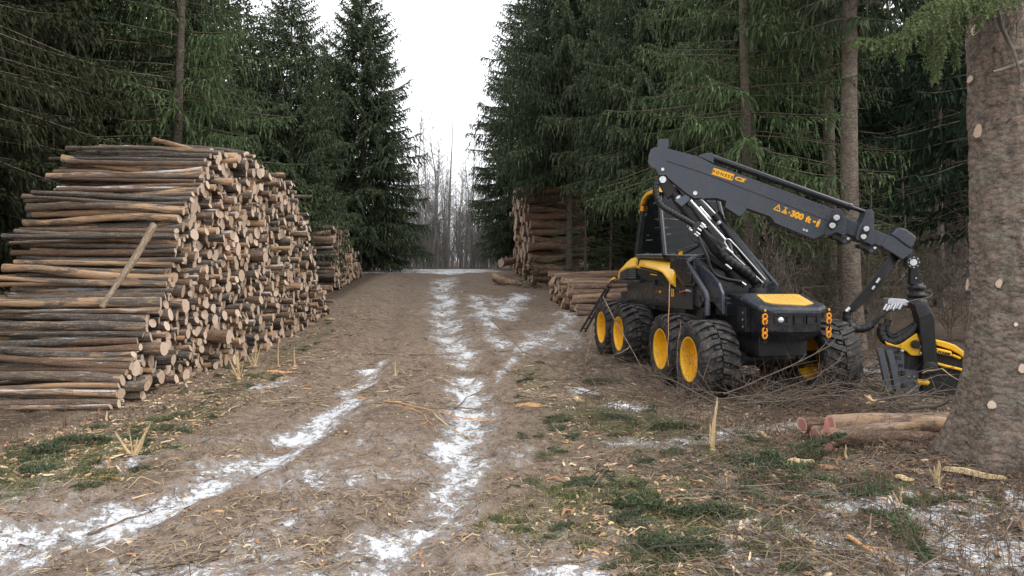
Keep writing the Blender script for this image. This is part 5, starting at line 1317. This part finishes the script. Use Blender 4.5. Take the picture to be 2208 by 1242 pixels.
for pts, l2, hang in [([(2125, -70, 8.5), (2040, 10, 8.2), (1990, 40, 8.0), (1940, 72, 7.9), (1900, 86, 7.9), (1850, 82, 7.9)], .34, 1.1), ([(2150, -90, 8.6), (2090, -20, 8.1), (2050, 30, 7.9), (2030, 90, 7.8), (2020, 150, 7.8)], .24, 1.0),
                      ([(2120, -60, 8.4), (2070, 10, 8.0), (2060, 70, 7.9), (2062, 130, 7.9)], .22, 1.0), ([(2180, -110, 8.5), (2110, -45, 7.9), (2060, -10, 7.6), (2000, 8, 7.4), (1960, 40, 7.4)], .34, 1.3), ([(2010, 30, 8.0), (2002, 80, 7.95), (2008, 135, 7.95), (2015, 165, 7.95)], .16, .8),
                      ([(1960, 62, 7.95), (1945, 100, 7.95), (1945, 138, 7.95)], .14, .6), ([(2200, -60, 8.1), (2150, -10, 7.7), (2120, 20, 7.6), (2110, 50, 7.6)], .24, 1.0)]:
    frond(fo, wo, bz(pts), r_, l2, hang, .036, .0062, ((.085, .125, .055), (.21, .27, .12)), .034, .12, .007)
V, Fc, C = fo.get(); link('needles', npmesh('bough_needles', V - np.array([BX, BY, 0]), Fc, [M['brash_needles']], False, C), big_tree)
V, Fc, _ = wo.get(); link('bough', npmesh('bough_wood', V - np.array([BX, BY, 0]), Fc, [M['stick_bark']], True), big_tree)
wo = Acc()
for k in range(16):
    px = r_.uniform(2120, 2230); py = r_.uniform(-60, 30); L = r_.uniform(80, 210)
    q = np.array([tuple(at(px + math.sin(i * 1.1 + k) * 7 - i * r_.uniform(2, 14), py + L * i / 5, 7.9)) for i in range(6)]); V, Fc = thin_tubes(q[None], np.linspace(.006, .002, 6)[None], 4); wo.add(V, Fc)
for pts in ([(2215, 128, 8.3), (2190, 140, 7.9), (2160, 150, 7.75), (2140, 155, 7.7)], [(2140, -30, 8.2), (2160, 60, 7.9), (2185, 110, 7.8), (2200, 160, 7.8)]):
    V, Fc = thin_tubes(bz(pts)[None], np.linspace(.028, .012, 4)[None], 7); wo.add(V, Fc)
V, Fc, _ = wo.get(); link('dead_branches', npmesh('dead_branches', V - np.array([BX, BY, 0]), Fc, [M['dead_wood']], True), big_tree)
hi = spruce(61, 18, 6.6, 3.2, step=.10, kl=.15, kw=.018, hang=1.2, pal='mid', tr=.3, per=5, whorl=.5, bare=.4)[1]
link('crown', hi, big_tree)

# ------------------------------------------------------------------ ground litter
def scatter_xy(n, x0, x1, y0, y1, dens=None, pw=1.6):
    xs, ys = np.empty(0), np.empty(0)
    while len(xs) < n:
        u = rng.random(n * 2); y = 1 / (1 / y0 ** pw * (1 - u) + 1 / y1 ** pw * u) ** (1 / pw); x = rng.uniform(x0, x1, n * 2)
        k = np.abs(x) < y * .78 + .8
        if dens is not None: k &= rng.random(n * 2) < dens(x, y)
        xs = np.append(xs, x[k]); ys = np.append(ys, y[k])
    return xs[:n], ys[:n]
def strips(n, x0, x1, y0, y1, L, W, cols, dens=None, tilt=.12, lift=.004, pref=None, curve=.12):
    x, y = scatter_xy(n, x0, x1, y0, y1, dens)
    z = ground(x, y) + lift + np.clip((26 - y) / 8, 0, 1) * ((fbm(x * 7, y * 7, 40, 3) - .5) * .06 + np.clip(fbm(x * 3.1, y * 3.1, 60, 3) - .52, 0, 1) * .20)
    a = rng.uniform(0, PI, n) if pref is None else rng.normal(pref, .6, n)
    ll = rng.lognormal(math.log(L), .5, n); ww = W * rng.uniform(.5, 1.5, n)
    d = np.stack([np.cos(a), np.sin(a), rng.normal(size=n) * tilt], -1); s = np.stack([-np.sin(a), np.cos(a), rng.normal(size=n) * .5], -1); s = unit(s)
    p = np.stack([x, y, z], -1); up = np.array([0, 0, 1.]); c = rng.normal(size=(n, 1)) * curve
    A = p - d * ll[:, None] / 2; B = p + d * ll[:, None] / 2; Mi = p + s * c * ll[:, None] + up * .012
    A[:, 2] = np.maximum(A[:, 2], z - .004); B[:, 2] = np.maximum(B[:, 2], z - .004)
    w = s * ww[:, None]
    V = np.stack([A - w * .6, Mi - w, B - w * .4, B + w * .4, Mi + w, A + w * .6], 1).reshape(-1, 3)
    i = np.arange(n)[:, None] * 6; Fc = np.concatenate([i + np.array([[0, 1, 4, 5]]), i + np.array([[1, 2, 3, 4]])])
    cols = np.array(cols); ci = cols[rng.integers(0, len(cols), n)] * rng.uniform(.75, 1.25, (n, 1))
    return V, Fc, np.repeat(ci, 6, 0)
nosnow = lambda x, y: np.clip(1.1 - snow_mask(x, y) * .75, .25, 1)
A_ = Acc()
STRAW = [(.42, .32, .20), (.34, .25, .155), (.26, .19, .125), (.50, .40, .27), (.20, .135, .09), (.30, .19, .12)]
A_.add(*strips(30000, -9, 9, 4.6, 34, .10, .0035, STRAW, nosnow))
A_.add(*strips(9000, -9, 9, 4.6, 22, .06, .006, [(.12, .085, .06), (.07, .05, .036), (.18, .12, .085)], nosnow))
A_.add(*strips(4200, -8, 8, 4.8, 40, .26, .0045, [(.14, .10, .075), (.24, .18, .12), (.34, .26, .15), (.09, .07, .055)], None, .06, .01))
A_.add(*strips(1500, -7, 7, 5, 40, .055, .014, [(.52, .32, .16), (.60, .44, .27), (.40, .20, .11), (.34, .15, .08)], None, .2, .008))
A_.add(*strips(9000, -8, 7.5, 12, 42, .16, .009, STRAW, nosnow))
A_.add(*strips(2600, -6.6, -4.4, 8, 27, .07, .014, [(.46, .30, .16), (.30, .19, .11), (.17, .11, .075), (.56, .42, .27)], None, .3, .012))
A_.add(*strips(2200, .5, 6.5, 5.5, 13, .07, .013, [(.50, .31, .16), (.34, .18, .10), (.20, .12, .08), (.60, .46, .30)], None, .3, .012))
V, Fc, C = A_.get(); o = link('litter', npmesh('litter', V, Fc, [M['litter_col']], False, C)); tag(o, 'straw, bark chips and tiny twigs strewn over the muddy track', 'litter', kind='stuff')
# dead leaves and bark crumbs in the wood edge
A_ = Acc()
A_.add(*strips(9000, 2.4, 8.5, 5.2, 24, .05, .016, [(.17, .11, .075), (.11, .075, .055), (.24, .16, .11), (.28, .17, .10)], lambda x, y: np.clip((x - 2.2) / 2, 0, 1) * (1.05 - .85 * snow_mask(x, y)), .5, .008))
A_.add(*strips(6500, .6, 8.5, 5, 26, .34, .005, [(.10, .08, .065), (.17, .135, .105), (.065, .052, .044), (.23, .17, .12)], lambda x, y: np.clip((x - .8) / 2, 0, 1) * (1.05 - .75 * snow_mask(x, y)), .22, .03))
V, Fc, C = A_.get(); o = link('forest_litter', npmesh('forest_litter', V, Fc, [M['litter_col']], False, C)); tag(o, 'brown leaves and thin dead twigs under the trees right of the track', 'litter', kind='stuff')
# green needle brash pressed into the ground
def sprig(seed, L=.5, lohi=PAL['mid']):
    r = np.random.default_rng(seed); a = Acc(); w_ = Acc(); s = np.linspace(0, 1, 7)
    P = np.stack([L * s, .10 * L * np.sin(s * 2 + seed), .05 * np.sin(s * 3) + .015], -1)
    frond(a, w_, P, r, L * .42, -.05, .05, .0065, lohi, .035, .1, .004)
    V, Fc, C = a.get(); return V, Fc, C
SPR = [sprig(i, .45 + .05 * (i % 3), [((.075, .090, .052), (.19, .21, .12)), ((.10, .105, .060), (.23, .225, .13)), ((.058, .074, .050), (.150, .175, .11))][i % 3]) for i in range(6)]
def lay(acc, n, x0, x1, y0, y1, dens, sc=(.5, 1.2), lift=.01, tilt=.15):
    xs, ys = scatter_xy(n, x0, x1, y0, y1, dens, 1.3)
    for x, y in zip(xs, ys):
        V, Fc, C = SPR[rng.integers(6)]; k = rng.uniform(*sc); a = rng.uniform(0, 6.28)
        mm = np.array((Matrix.Rotation(a, 3, 'Z') @ Matrix.Rotation(rng.normal() * tilt, 3, 'X') @ Matrix.Rotation(rng.normal() * tilt * .7, 3, 'Y'))) * k
        W = V @ mm.T; W[:, 2] = np.maximum(W[:, 2], -.01); acc.add(W + np.array([x, y, gz(x, y) + lift]), Fc, C * rng.uniform(.75, 1.25))
A_ = Acc()
gm = lambda x, y: np.clip((green_mask(x, y) - .1) * 1.2 * np.clip((fbm(x * 2.3, y * 2.3, 31, 3) - .50) * 5, .05, 1), 0, 1)
lay(A_, 420, -7, 6.5, 5.2, 24, gm, (.2, .75), .0, .1)
lay(A_, 60, -6.6, -4.2, 7, 12, gm, (.25, .8), .0, .1)
V, Fc, C = A_.get(); o = link('spruce_brash', npmesh('spruce_brash', V, Fc, [M['brash_needles']], False, C)); tag(o, 'green spruce sprigs trodden into the ground along both verges', 'brash', kind='stuff')
# thin grass blades
n = 26000; x, y = scatter_xy(n, -7, 7, 5, 24, lambda x, y: np.clip(green_mask(x, y) * 1.2 * np.clip((fbm(x * 2, y * 2, 51, 2) - .36) * 4, .04, 1), 0, 1)); z = ground(x, y)
p = np.stack([x, y, z], -1); d = unit(np.stack([rng.normal(size=n) * .7, rng.normal(size=n) * .7, rng.uniform(.1, .8, n)], -1)) * rng.uniform(.04, .14, (n, 1))
V, Fc, C = kites(p, p + d, np.full(n, .003), rng, np.array([(.13, .16, .05), (.09, .12, .045), (.26, .24, .11)])[rng.integers(0, 3, n)])
o = link('grass', npmesh('grass', V, Fc, [M['brash_needles']], False, C)); tag(o, 'short sparse grass and moss on the verges', 'grass', kind='stuff')

# dry weed stalks on the right
def stalks(n, x0, x1, y0, y1, h, dens=None, bend=.2):
    x, y = scatter_xy(n, x0, x1, y0, y1, dens, 1.2); hh = h * rng.uniform(.4, 1.3, n); s = np.linspace(0, 1, 5)
    b_ = rng.normal(size=(n, 2)) * bend
    P = np.zeros((n, 5, 3)); P[..., 0] = x[:, None] + b_[:, :1] * hh[:, None] * (s + s * s) / 2; P[..., 1] = y[:, None] + b_[:, 1:] * hh[:, None] * (s + s * s) / 2; P[..., 2] = (ground(x, y) - .02)[:, None] + hh[:, None] * s
    P += rng.normal(size=P.shape) * .012
    V1, F1 = thin_tubes(P, np.linspace(.0032, .0014, 5)[None] * rng.uniform(.7, 1.5, (n, 1)), 3)
    m_ = n * 3; i = rng.integers(0, n, m_); k = rng.integers(1, 5, m_); d = unit(rng.normal(size=(m_, 3)) + np.array([0, 0, .5])) * (hh[i] * rng.uniform(.1, .4, m_))[:, None]
    Q = P[i, k][:, None] + d[:, None] * np.linspace(0, 1, 3)[None, :, None]; V2, F2 = thin_tubes(Q, np.array([[.0018, .0014, .001]]) * np.ones((m_, 1)), 3)
    return np.concatenate([V1, V2]), np.concatenate([F1, F2 + len(V1)])
V1, F1 = stalks(900, 1.6, 7.2, 5.0, 11.5, .34, lambda x, y: np.clip((x - 1.4) / 2.0, 0.05, 1)); V2, F2 = stalks(160, 1.0, 5.2, 9.5, 13, .75, None, .3); V3, F3 = stalks(120, -7.2, -5.2, 7, 12, .5)
V = np.concatenate([V1, V2, V3]); Fc = np.concatenate([F1, F2 + len(V1), F3 + len(V1) + len(V2)])
cc = np.repeat(np.array([(.13, .095, .07), (.09, .065, .05), (.19, .13, .09), (.16, .105, .08)])[rng.integers(0, 4, len(V) // 3 + 1)], 3, 0)[:len(V)]
o = link('dry_weeds', npmesh('dry_weeds', V, Fc, [M['litter_col']], False, cc)); tag(o, 'thin dry brown weed stalks standing in the snow and brash on the right', 'weeds', kind='stuff')

# tangle of bare brushwood round the harvester's wheels
def brush(n, fx, zspread, L, seed, r0=.009, sub=4):
    r = np.random.default_rng(seed); P = np.zeros((n, 7, 3)); s = np.linspace(0, 1, 7)
    for i in range(n):
        x, y, a, tilt = fx(r); l = L * r.uniform(.5, 1.4); c = r.normal() * .35
        P[i, :, 0] = x + np.cos(a + c * s) * l * s * math.cos(tilt); P[i, :, 1] = y + np.sin(a + c * s) * l * s * math.cos(tilt)
        P[i, :, 2] = gz(x, y) + r.uniform(0, zspread) + l * (math.sin(tilt) * s - .18 * s * s + .05 * np.sin(s * 5 + i))
    P += np.cumsum(r.normal(size=P.shape) * .018, 1)
    gr = ground(P[..., 0], P[..., 1]); P[..., 2] = np.maximum(P[..., 2], gr + .01)
    V1, F1 = thin_tubes(P, np.linspace(1, .3, 7)[None] * (r0 * r.uniform(.5, 1.3, (n, 1))), 4)
    m_ = n * sub; i = r.integers(0, n, m_); k = r.integers(1, 7, m_); base = P[i, k]; d0 = unit(P[i, k] - P[i, k - 1]); d = unit(d0 + r.normal(size=(m_, 3)) * .55) * (L * r.uniform(.12, .42, m_))[:, None]
    Q = base[:, None] + d[:, None] * np.linspace(0, 1, 4)[None, :, None]; Q[..., 2] = np.maximum(Q[..., 2], ground(Q[..., 0], Q[..., 1]) + .005)
    V2, F2 = thin_tubes(Q, np.linspace(1, .35, 4)[None] * (r0 * .42 * r.uniform(.6, 1.3, (m_, 1))), 3)
    return np.concatenate([V1, V2]), np.concatenate([F1, F2 + len(V1)])
def fx1(r): return r.uniform(2.9, 6.6), r.uniform(11.2, 12.5), r.choice([r.normal(.15, .5), r.normal(PI - .2, .5)]), r.normal(.16, .22)
def fx2(r): return r.uniform(1.2, 3.2), r.uniform(11.8, 17.5), r.uniform(0, 6.28), abs(r.normal(.1, .3))
def fx3(r): return r.uniform(5.2, 7.6), r.uniform(13.3, 16), r.uniform(0, 6.28), abs(r.normal(.25, .3))
def fx4(r): return r.uniform(.6, 6.0), r.uniform(5.6, 11.5), r.uniform(0, 6.28), abs(r.normal(.02, .06))
def fx5(r): return r.uniform(-6.3, -4.6), r.uniform(9, 25), r.uniform(0, 6.28), abs(r.normal(.02, .06))
acc = Acc(); acc.add(*brush(130, fx4, .02, .6, 8, .0065, 4)); acc.add(*brush(60, fx5, .02, .6, 9, .008, 3))
V, Fc, _ = acc.get(); o = link('slash', npmesh('slash', V, Fc, [M['stick_bark']], True)); tag(o, 'thin broken twigs lying all over the verges and along the foot of the log pile', 'slash', kind='stuff')
acc = Acc(); acc.add(*brush(150, fx1, .14, 1.5, 5, .0105, 5)); acc.add(*brush(110, fx2, .05, 1.0, 6, .009)); acc.add(*brush(120, fx3, .25, 1.4, 7, .010, 5)); 
V, Fc, _ = acc.get(); o = link('brushwood', npmesh('brushwood', V, Fc, [M['shrub_wood']], True)); tag(o, 'tangle of thin bare branches heaped round the front wheels of the harvester', 'brushwood', kind='stuff')

# ------------------------------------------------------------------ single sticks, stumps, slabs
def stick(pix, r0, label, mat='stick_bark', lift=.02, name='fallen_branch', cat='branch', forks=3, r1=.35, seed=0):
    r = random.Random(seed + int(pix[0][0])); P = []
    for q in pix:
        g = gpt(q[0], q[1]); 
        if len(q) > 2: g = at(q[0], q[1], q[2])
        else: g.z += lift + r0
        P.append(g)
    D = [P[0]]
    for a, c in zip(P[:-1], P[1:]):
        for f in (.33, .66, 1.0): D.append(a.lerp(c, f) + Vector((r.gauss(0, .012), r.gauss(0, .012), r.gauss(0, .006))))
    b = MB(); n = len(D); b.tube(D, [r0 * (1 - (1 - r1) * i / (n - 1)) for i in range(n)], 7)
    for k in range(forks):
        i = r.randrange(1, n - 1); d = (D[i + 1] - D[i - 1]).normalized(); sdv = d.cross(Vector((0, 0, 1))) * r.choice((-1, 1)); l = (D[-1] - D[0]).length * r.uniform(.12, .3)
        q = [D[i] + (d * .7 + sdv * .6 * (.3 + f)) * l * f + Vector((0, 0, .03 * f)) for f in (0, .33, .66, 1)]
        b.tube(q, [r0 * .5, r0 * .42, r0 * .3, r0 * .15], 5)
    o = b.build(name, M[mat]); return tag(o, label, cat)
stick([(770, 862), (860, 874), (950, 895), (1030, 915), (1058, 912)], .016, 'long yellowish branch lying across the middle of the track', 'orange_wood', seed=1)
stick([(860, 878), (905, 892), (935, 925), (946, 950)], .012, 'crooked yellow branch forking down from the long one on the track', 'orange_wood', seed=2)
stick([(935, 897), (975, 930), (1010, 950), (1030, 962)], .016, 'short yellow branch with a thick broken end beside the right rut snow', 'split_wood', seed=3, forks=1)
stick([(980, 886), (1008, 862), (1044, 842)], .014, 'dark straight stick in the middle of the right rut', seed=4, forks=0)
stick([(960, 880), (1040, 886), (1110, 872), (1160, 866), (1300, 874)], .012, 'dark branch running from the right rut to the orange bark slab', seed=5)
stick([(596, 926), (620, 905), (640, 893)], .014, 'short brown stick beside the left rut snow', seed=6, forks=1)
stick([(190, 1160), (280, 1128), (345, 1100)], .014, 'dark straight stick lying on the left rut snow', seed=7, forks=0)
stick([(285, 1242), (400, 1222), (470, 1206), (540, 1200)], .016, 'long dark branch along the bottom left edge of the picture', seed=8)
stick([(285, 1082), (350, 1064), (420, 1050)], .010, 'thin pale stick at the upper edge of the left rut snow', 'split_wood', seed=9, forks=1)
stick([(1150, 1225), (1300, 1210), (1360, 1180), (1400, 1178)], .012, 'thin curved branch on the green brash at the bottom centre', seed=10)
stick([(1830, 1168), (1880, 1200), (1950, 1240)], .022, 'orange peeled branch at the bottom right', 'orange_wood', seed=11, forks=1)
stick([(780, 766), (900, 768), (1000, 766)], .012, 'long thin stick lying straight across the track behind the forked one', seed=12)
stick([(1060, 798), (1180, 822), (1260, 850), (1310, 872)], .013, 'long dark branch slanting from the track towards the front wheel', seed=13)
stick([(1060, 690, 17.5), (1130, 760, 15.2), (1210, 800, 14.2)], .012, 'bent bare branch arching over the verge left of the harvester', seed=14)
stick([(1275, 700, 13.4), (1262, 790, 13.0), (1300, 850, 12.4)], .012, 'upright bare twig standing before the rear wheel', seed=15)
stick([(1300, 640, 14.5), (1340, 720, 13.2), (1390, 800, 12.0)], .014, 'bare branch leaning across the second wheel', seed=16)
stick([(1445, 600, 12.4), (1442, 690, 12.3), (1438, 790, 12.1)], .008, 'thin pale straight stem standing in front of the harvester flank', 'orange_wood', seed=17, forks=0)
stick([(1468, 690, 12.2), (1458, 760, 12.1), (1460, 850, 11.8)], .008, 'thin stem standing between the front wheels', seed=18, forks=1)
stick([(1560, 850, 11.6), (1680, 800, 11.6), (1790, 745, 11.5), (1840, 700, 11.5)], .013, 'long bare branch rising right across the front of the nose', 'shrub_wood', seed=19, forks=6)
stick([(1540, 862, 11.4), (1650, 850, 11.4), (1760, 812, 11.3), (1820, 770, 11.3)], .013, 'bare branch sweeping low across the front right wheel', 'shrub_wood', seed=20, forks=6)
stick([(1600, 870, 11.1), (1720, 862, 11.2), (1830, 840, 11.3)], .012, 'bare branch lying low beneath the nose', 'shrub_wood', seed=21, forks=6)
stick([(1890, 864, 10.6), (1960, 852, 10.4), (2020, 856, 10.2), (2066, 862, 9.6)], .018, 'grey green branch running from the splintered stub to the big tree', 'dead_wood', seed=22, forks=3)
stick([(1960, 880, 9.9), (2020, 876, 9.6), (2065, 858, 9.3)], .032, 'thick sawn branch with an orange end beside the big trunk', 'dead_wood', seed=23, forks=1)
stick([(1990, 804, 11.5), (2030, 796, 11), (2066, 820, 9.9)], .012, 'thin branch with a white peeled end over the harvesting head', 'split_wood', seed=24, forks=0)
stick([(1905, 822, 12), (1985, 800, 11.6), (2058, 792, 11)], .010, 'thin bare branch crossing the harvesting head', 'dead_wood', seed=25, forks=2)
stick([(1960, 650, 11.6), (2010, 640, 11.6), (2085, 620, 9.4)], .008, 'thin bare twig reaching from the big trunk to the rotator', 'dead_wood', seed=26, forks=2)
def splinters(px, py, specs, label, mat='split_wood', name='splintered_stump', cat='stump'):
    """specs: (top pixel dx, dy, thickness): jagged torn shards rising out of one broken stem"""
    g = gpt(px, py); d = g.y; b = MB(); b.lathe(g - Vector((0, 0, .05)), (0, 0, 1), [(0, .05), (.07, .045), (.09, .02)], 9, 0, False, True)
    for k, (dx, dy, th) in enumerate(specs):
        q = d / F; top = g + Vector((dx * q, ((k * 37) % 5 - 2) * .02, -dy * q)); mid_ = g.lerp(top, .5) + Vector((.012 * (k % 3 - 1), .01, 0))
        w0 = th; s_ = (top - g).cross(Vector((0, 1, 0))).normalized(); f_ = Vector((0, 1, 0))
        rings = []
        for p, w_ in ((g, w0), (mid_, w0 * .85), (g.lerp(top, .82), w0 * .55), (top, w0 * .08)):
            rings.append([p + s_ * w_, p + f_ * w_ * .45, p - s_ * w_ * .9, p - f_ * w_ * .5])
        b.loft(rings, 0, False, True)
    return tag(b.build(name, M[mat]), label, cat)
splinters(287, 990, [(-36, -62, .022), (10, -48, .02), (26, -58, .02), (40, -80, .02), (-12, -72, .008)], 'broken V shaped splinter stump on the left verge in front')
splinters(515, 818, [(-22, -50, .02), (-8, -70, .02), (-20, -20, .02), (4, -38, .018), (-3, -66, .016), (12, -44, .012)], 'yellow splintered stump at the foot of the big log pile')
splinters(548, 796, [(8, -58, .022), (14, -52, .018), (-6, -30, .02), (-16, -36, .016)], 'forked yellow splinter stump behind the first yellow one')
splinters(600, 792, [(2, -62, .018)], 'single upright yellow stake by the big log pile', name='wood_stake', cat='stake')
splinters(636, 792, [(0, -42, .02)], 'short pale stake right of the yellow stake', name='wood_stake', cat='stake')
splinters(380, 830, [(-6, -62, .014), (4, -20, .012)], 'thin pale shard standing by the near end of the big pile', name='wood_stake', cat='stake')
splinters(1786, 972, [(-6, -74, .06), (10, -46, .055), (-4, -34, .06), (12, -22, .05)], 'pale pink split log end standing at the end of the red bundle', 'pink_end', 'split_log', 'split log')
splinters(1537, 972, [(8, -118, .028), (-6, -60, .022), (4, -70, .016), (-9, -40, .014)], 'tall white broken stem standing in front of the front wheel')
splinters(853, 812, [(0, -36, .02), (6, -16, .014)], 'small pale stump in the middle of the track')
splinters(2022, 1050, [(-2, -60, .02), (6, -52, .02), (-14, -40, .018), (14, -30, .018), (-6, -46, .014)], 'yellow splintered stump at the root of the big tree')
splinters(1722, 1040, [(0, -34, .026), (10, -24, .02), (-8, -20, .02)], 'yellow splintered stub under the pale slab')
splinters(1945, 1095, [(-4, -50, .012), (-22, -38, .012)], 'pair of thin pale shards before the big tree', name='wood_stake', cat='stake')
splinters(1828, 1000, [(-8, -44, .016), (0, -16, .018)], 'small shard standing before the red log bundle', name='wood_stake', cat='stake')
def stub_at(px, py, d, specs, label):
    g = at(px, py, d); b = MB()
    for k, (dx, dy, th) in enumerate(specs):
        q = d / F; top = g + Vector((dx * q, (k % 3 - 1) * .05, -dy * q)); s_ = (top - g).cross(Vector((0, 1, 0))).normalized(); f_ = Vector((0, 1, 0))
        b.loft([[p + s_ * w_, p + f_ * w_ * .5, p - s_ * w_, p - f_ * w_ * .5] for p, w_ in ((g, th), (g.lerp(top, .6), th * .8), (top, th * .12))], 0, False, True)
    return tag(b.build('splintered_branch', M['split_wood']), label, 'branch')
stub_at(1882, 866, 11.0, [(-22, -16, .03), (-16, 4, .025), (4, 10, .03), (14, -6, .03), (26, 0, .025), (-6, -14, .02)], 'orange splintered branch end in front of the harvesting head')
def slab_of(px0, py0, px1, py1, w_, th, label, mat='orange_wood', lift=.03, name='wood_shard'):
    a = gpt(px0, py0); c = gpt(px1, py1); a.z += lift; c.z += lift; d = (c - a); sd_ = d.cross(Vector((0, 0, 1))).normalized(); b = MB(); rings = []
    for f, k in ((0, .25), (.06, .75), (.35, 1.0), (.7, .85), (.93, .6), (1, .12)):
        p = a + d * f + Vector((0, 0, .012 * math.sin(f * 7)))
        rings.append([p + sd_ * w_ * k - Vector((0, 0, .005)), p + sd_ * w_ * k * .6 + Vector((0, 0, th * k)), p - sd_ * w_ * k * .6 + Vector((0, 0, th * k * .9)), p - sd_ * w_ * k - Vector((0, 0, .01))])
    b.loft(rings, 0, False, True); return tag(b.build(name, M[mat]), label, 'wood shard')
slab_of(1112, 881, 1194, 877, .07, .05, 'orange bark slab lying right of the track')
slab_of(1692, 1012, 1756, 1008, .05, .06, 'pale orange slab with a rounded end in front of the log bundle', 'split_wood', .06)
slab_of(1755, 1014, 1826, 1018, .03, .04, 'short half barked billet right of the pale slab', 'orange_wood')
slab_of(2030, 1022, 2172, 1044, .05, .05, 'long splintered yellow plank shard at the foot of the big tree', 'split_wood', .05)
slab_of(1930, 1034, 1972, 1042, .05, .03, 'broad pale chip left of the long plank shard', 'split_wood')
slab_of(1935, 1018, 1982, 1018, .02, .02, 'thin pale sliver behind the broad chip', 'split_wood')
slab_of(1632, 935, 1664, 952, .03, .03, 'curled pale splinter behind the tall white stem', 'split_wood')
slab_of(575, 803, 632, 806, .09, .02, 'flat pale bark scrap by the stakes', 'orange_wood')
slab_of(1238, 862, 1252, 868, .05, .04, 'small pale offcut near the orange bark slab', 'split_wood')
slab_of(700, 690, 722, 692, .06, .05, 'cream offcut lying beside the far end of the big pile', 'split_wood')
slab_of(2044, 1020, 2208, 1034, .03, .05, 'barked pole lying behind the long plank shard', 'stick_bark', .03, 'wood_pole')
slab_of(1780, 905, 1790, 906, .02, .02, 'tiny chip on the log bundle', 'orange_wood', .3) if False else None
# a green spruce bough on the snow and the little green bush by the tall stack
def bough(pts, label, l2, n_, name='spruce_bough', cat='bough', pal=PAL['mid'], hang=.05):
    a = Acc(); w_ = Acc(); r = np.random.default_rng(n_); frond(a, w_, np.array([tuple(p) for p in pts]), r, l2, hang, .045, .007, pal, .03, .15, .008)
    V, Fc, C = a.get(); o = link(name, npmesh(name, V, Fc, [M['brash_needles']], False, C)); tag(o, label, cat)
    V, Fc, _ = w_.get(); link('stem', npmesh('stem', V, Fc, [M['stick_bark']], True), o); return o
up_ = lambda p, k: p + Vector((0, 0, k))
bough([up_(gpt(1915, 1130), .25), up_(gpt(1950, 1160), .12), up_(gpt(1985, 1200), .05), up_(gpt(2010, 1225), .03)], 'green spruce bough lying on the snow at the bottom right', .13, 1, pal=((.05, .09, .045), (.12, .18, .08)))
for k, (x, y, a, lb) in enumerate([(1690, 1000, .4, 'green spruce bough standing up left of the pale slab'), (1760, 1065, 2.0, 'green spruce bough leaning in front of the pale slab'), (1830, 1090, .9, 'green spruce bough in the weeds below the log bundle'), (1380, 930, .2, 'dark green spruce bough lying left of the tall white stem'), (1330, 1190, .1, 'green spruce bough on the bottom centre verge'), (1480, 1110, 2.7, 'green spruce bough in the brash right of the track'), (90, 960, .2, 'dark green bough at the left edge in front of the log pile'), (160, 985, 2.6, 'second dark green bough on the left verge'), (30, 990, 1.2, 'green bough tip entering at the left edge'), (1610, 880, .3, 'green bough lying under the brush left of the nose'), (1745, 872, 2.8, 'green bough lying under the brush below the nose'), (1850, 858, .5, 'green bough between the front right wheel and the harvesting head'), (1360, 830, 2.6, 'green bough lying beside the second wheel'), (1240, 830, .2, 'green bough on the verge left of the wheels'), (1560, 1010, .6, 'green bough lying behind the weeds right of the white stem'), (1640, 1120, 2.9, 'green bough on the edge of the snow at the lower right')]):
    g = gpt(x, y); L = .8; bough([g + Vector((math.cos(a) * L * f, math.sin(a) * L * f * .6, .05 + (.35 if k < 2 else .10) * f - .1 * f * f)) for f in (0, .25, .5, .75, 1)], lb, .26, 10 + k)
# old cut brash: a low green bush beside the tall stack
o = empty('spruce_bush', (.95, 33.6, gz(.95, 33.6))); tag(o, 'low green spruce bush at the foot of the tall log stack', 'bush')
bt, bc = spruce(71, 1.5, .1, 1.0, step=.07, kl=.11, kw=.014, hang=.4, pal='olive', tr=.02, per=6, whorl=.22); link('trunk', bt, o); link('crown', bc, o)
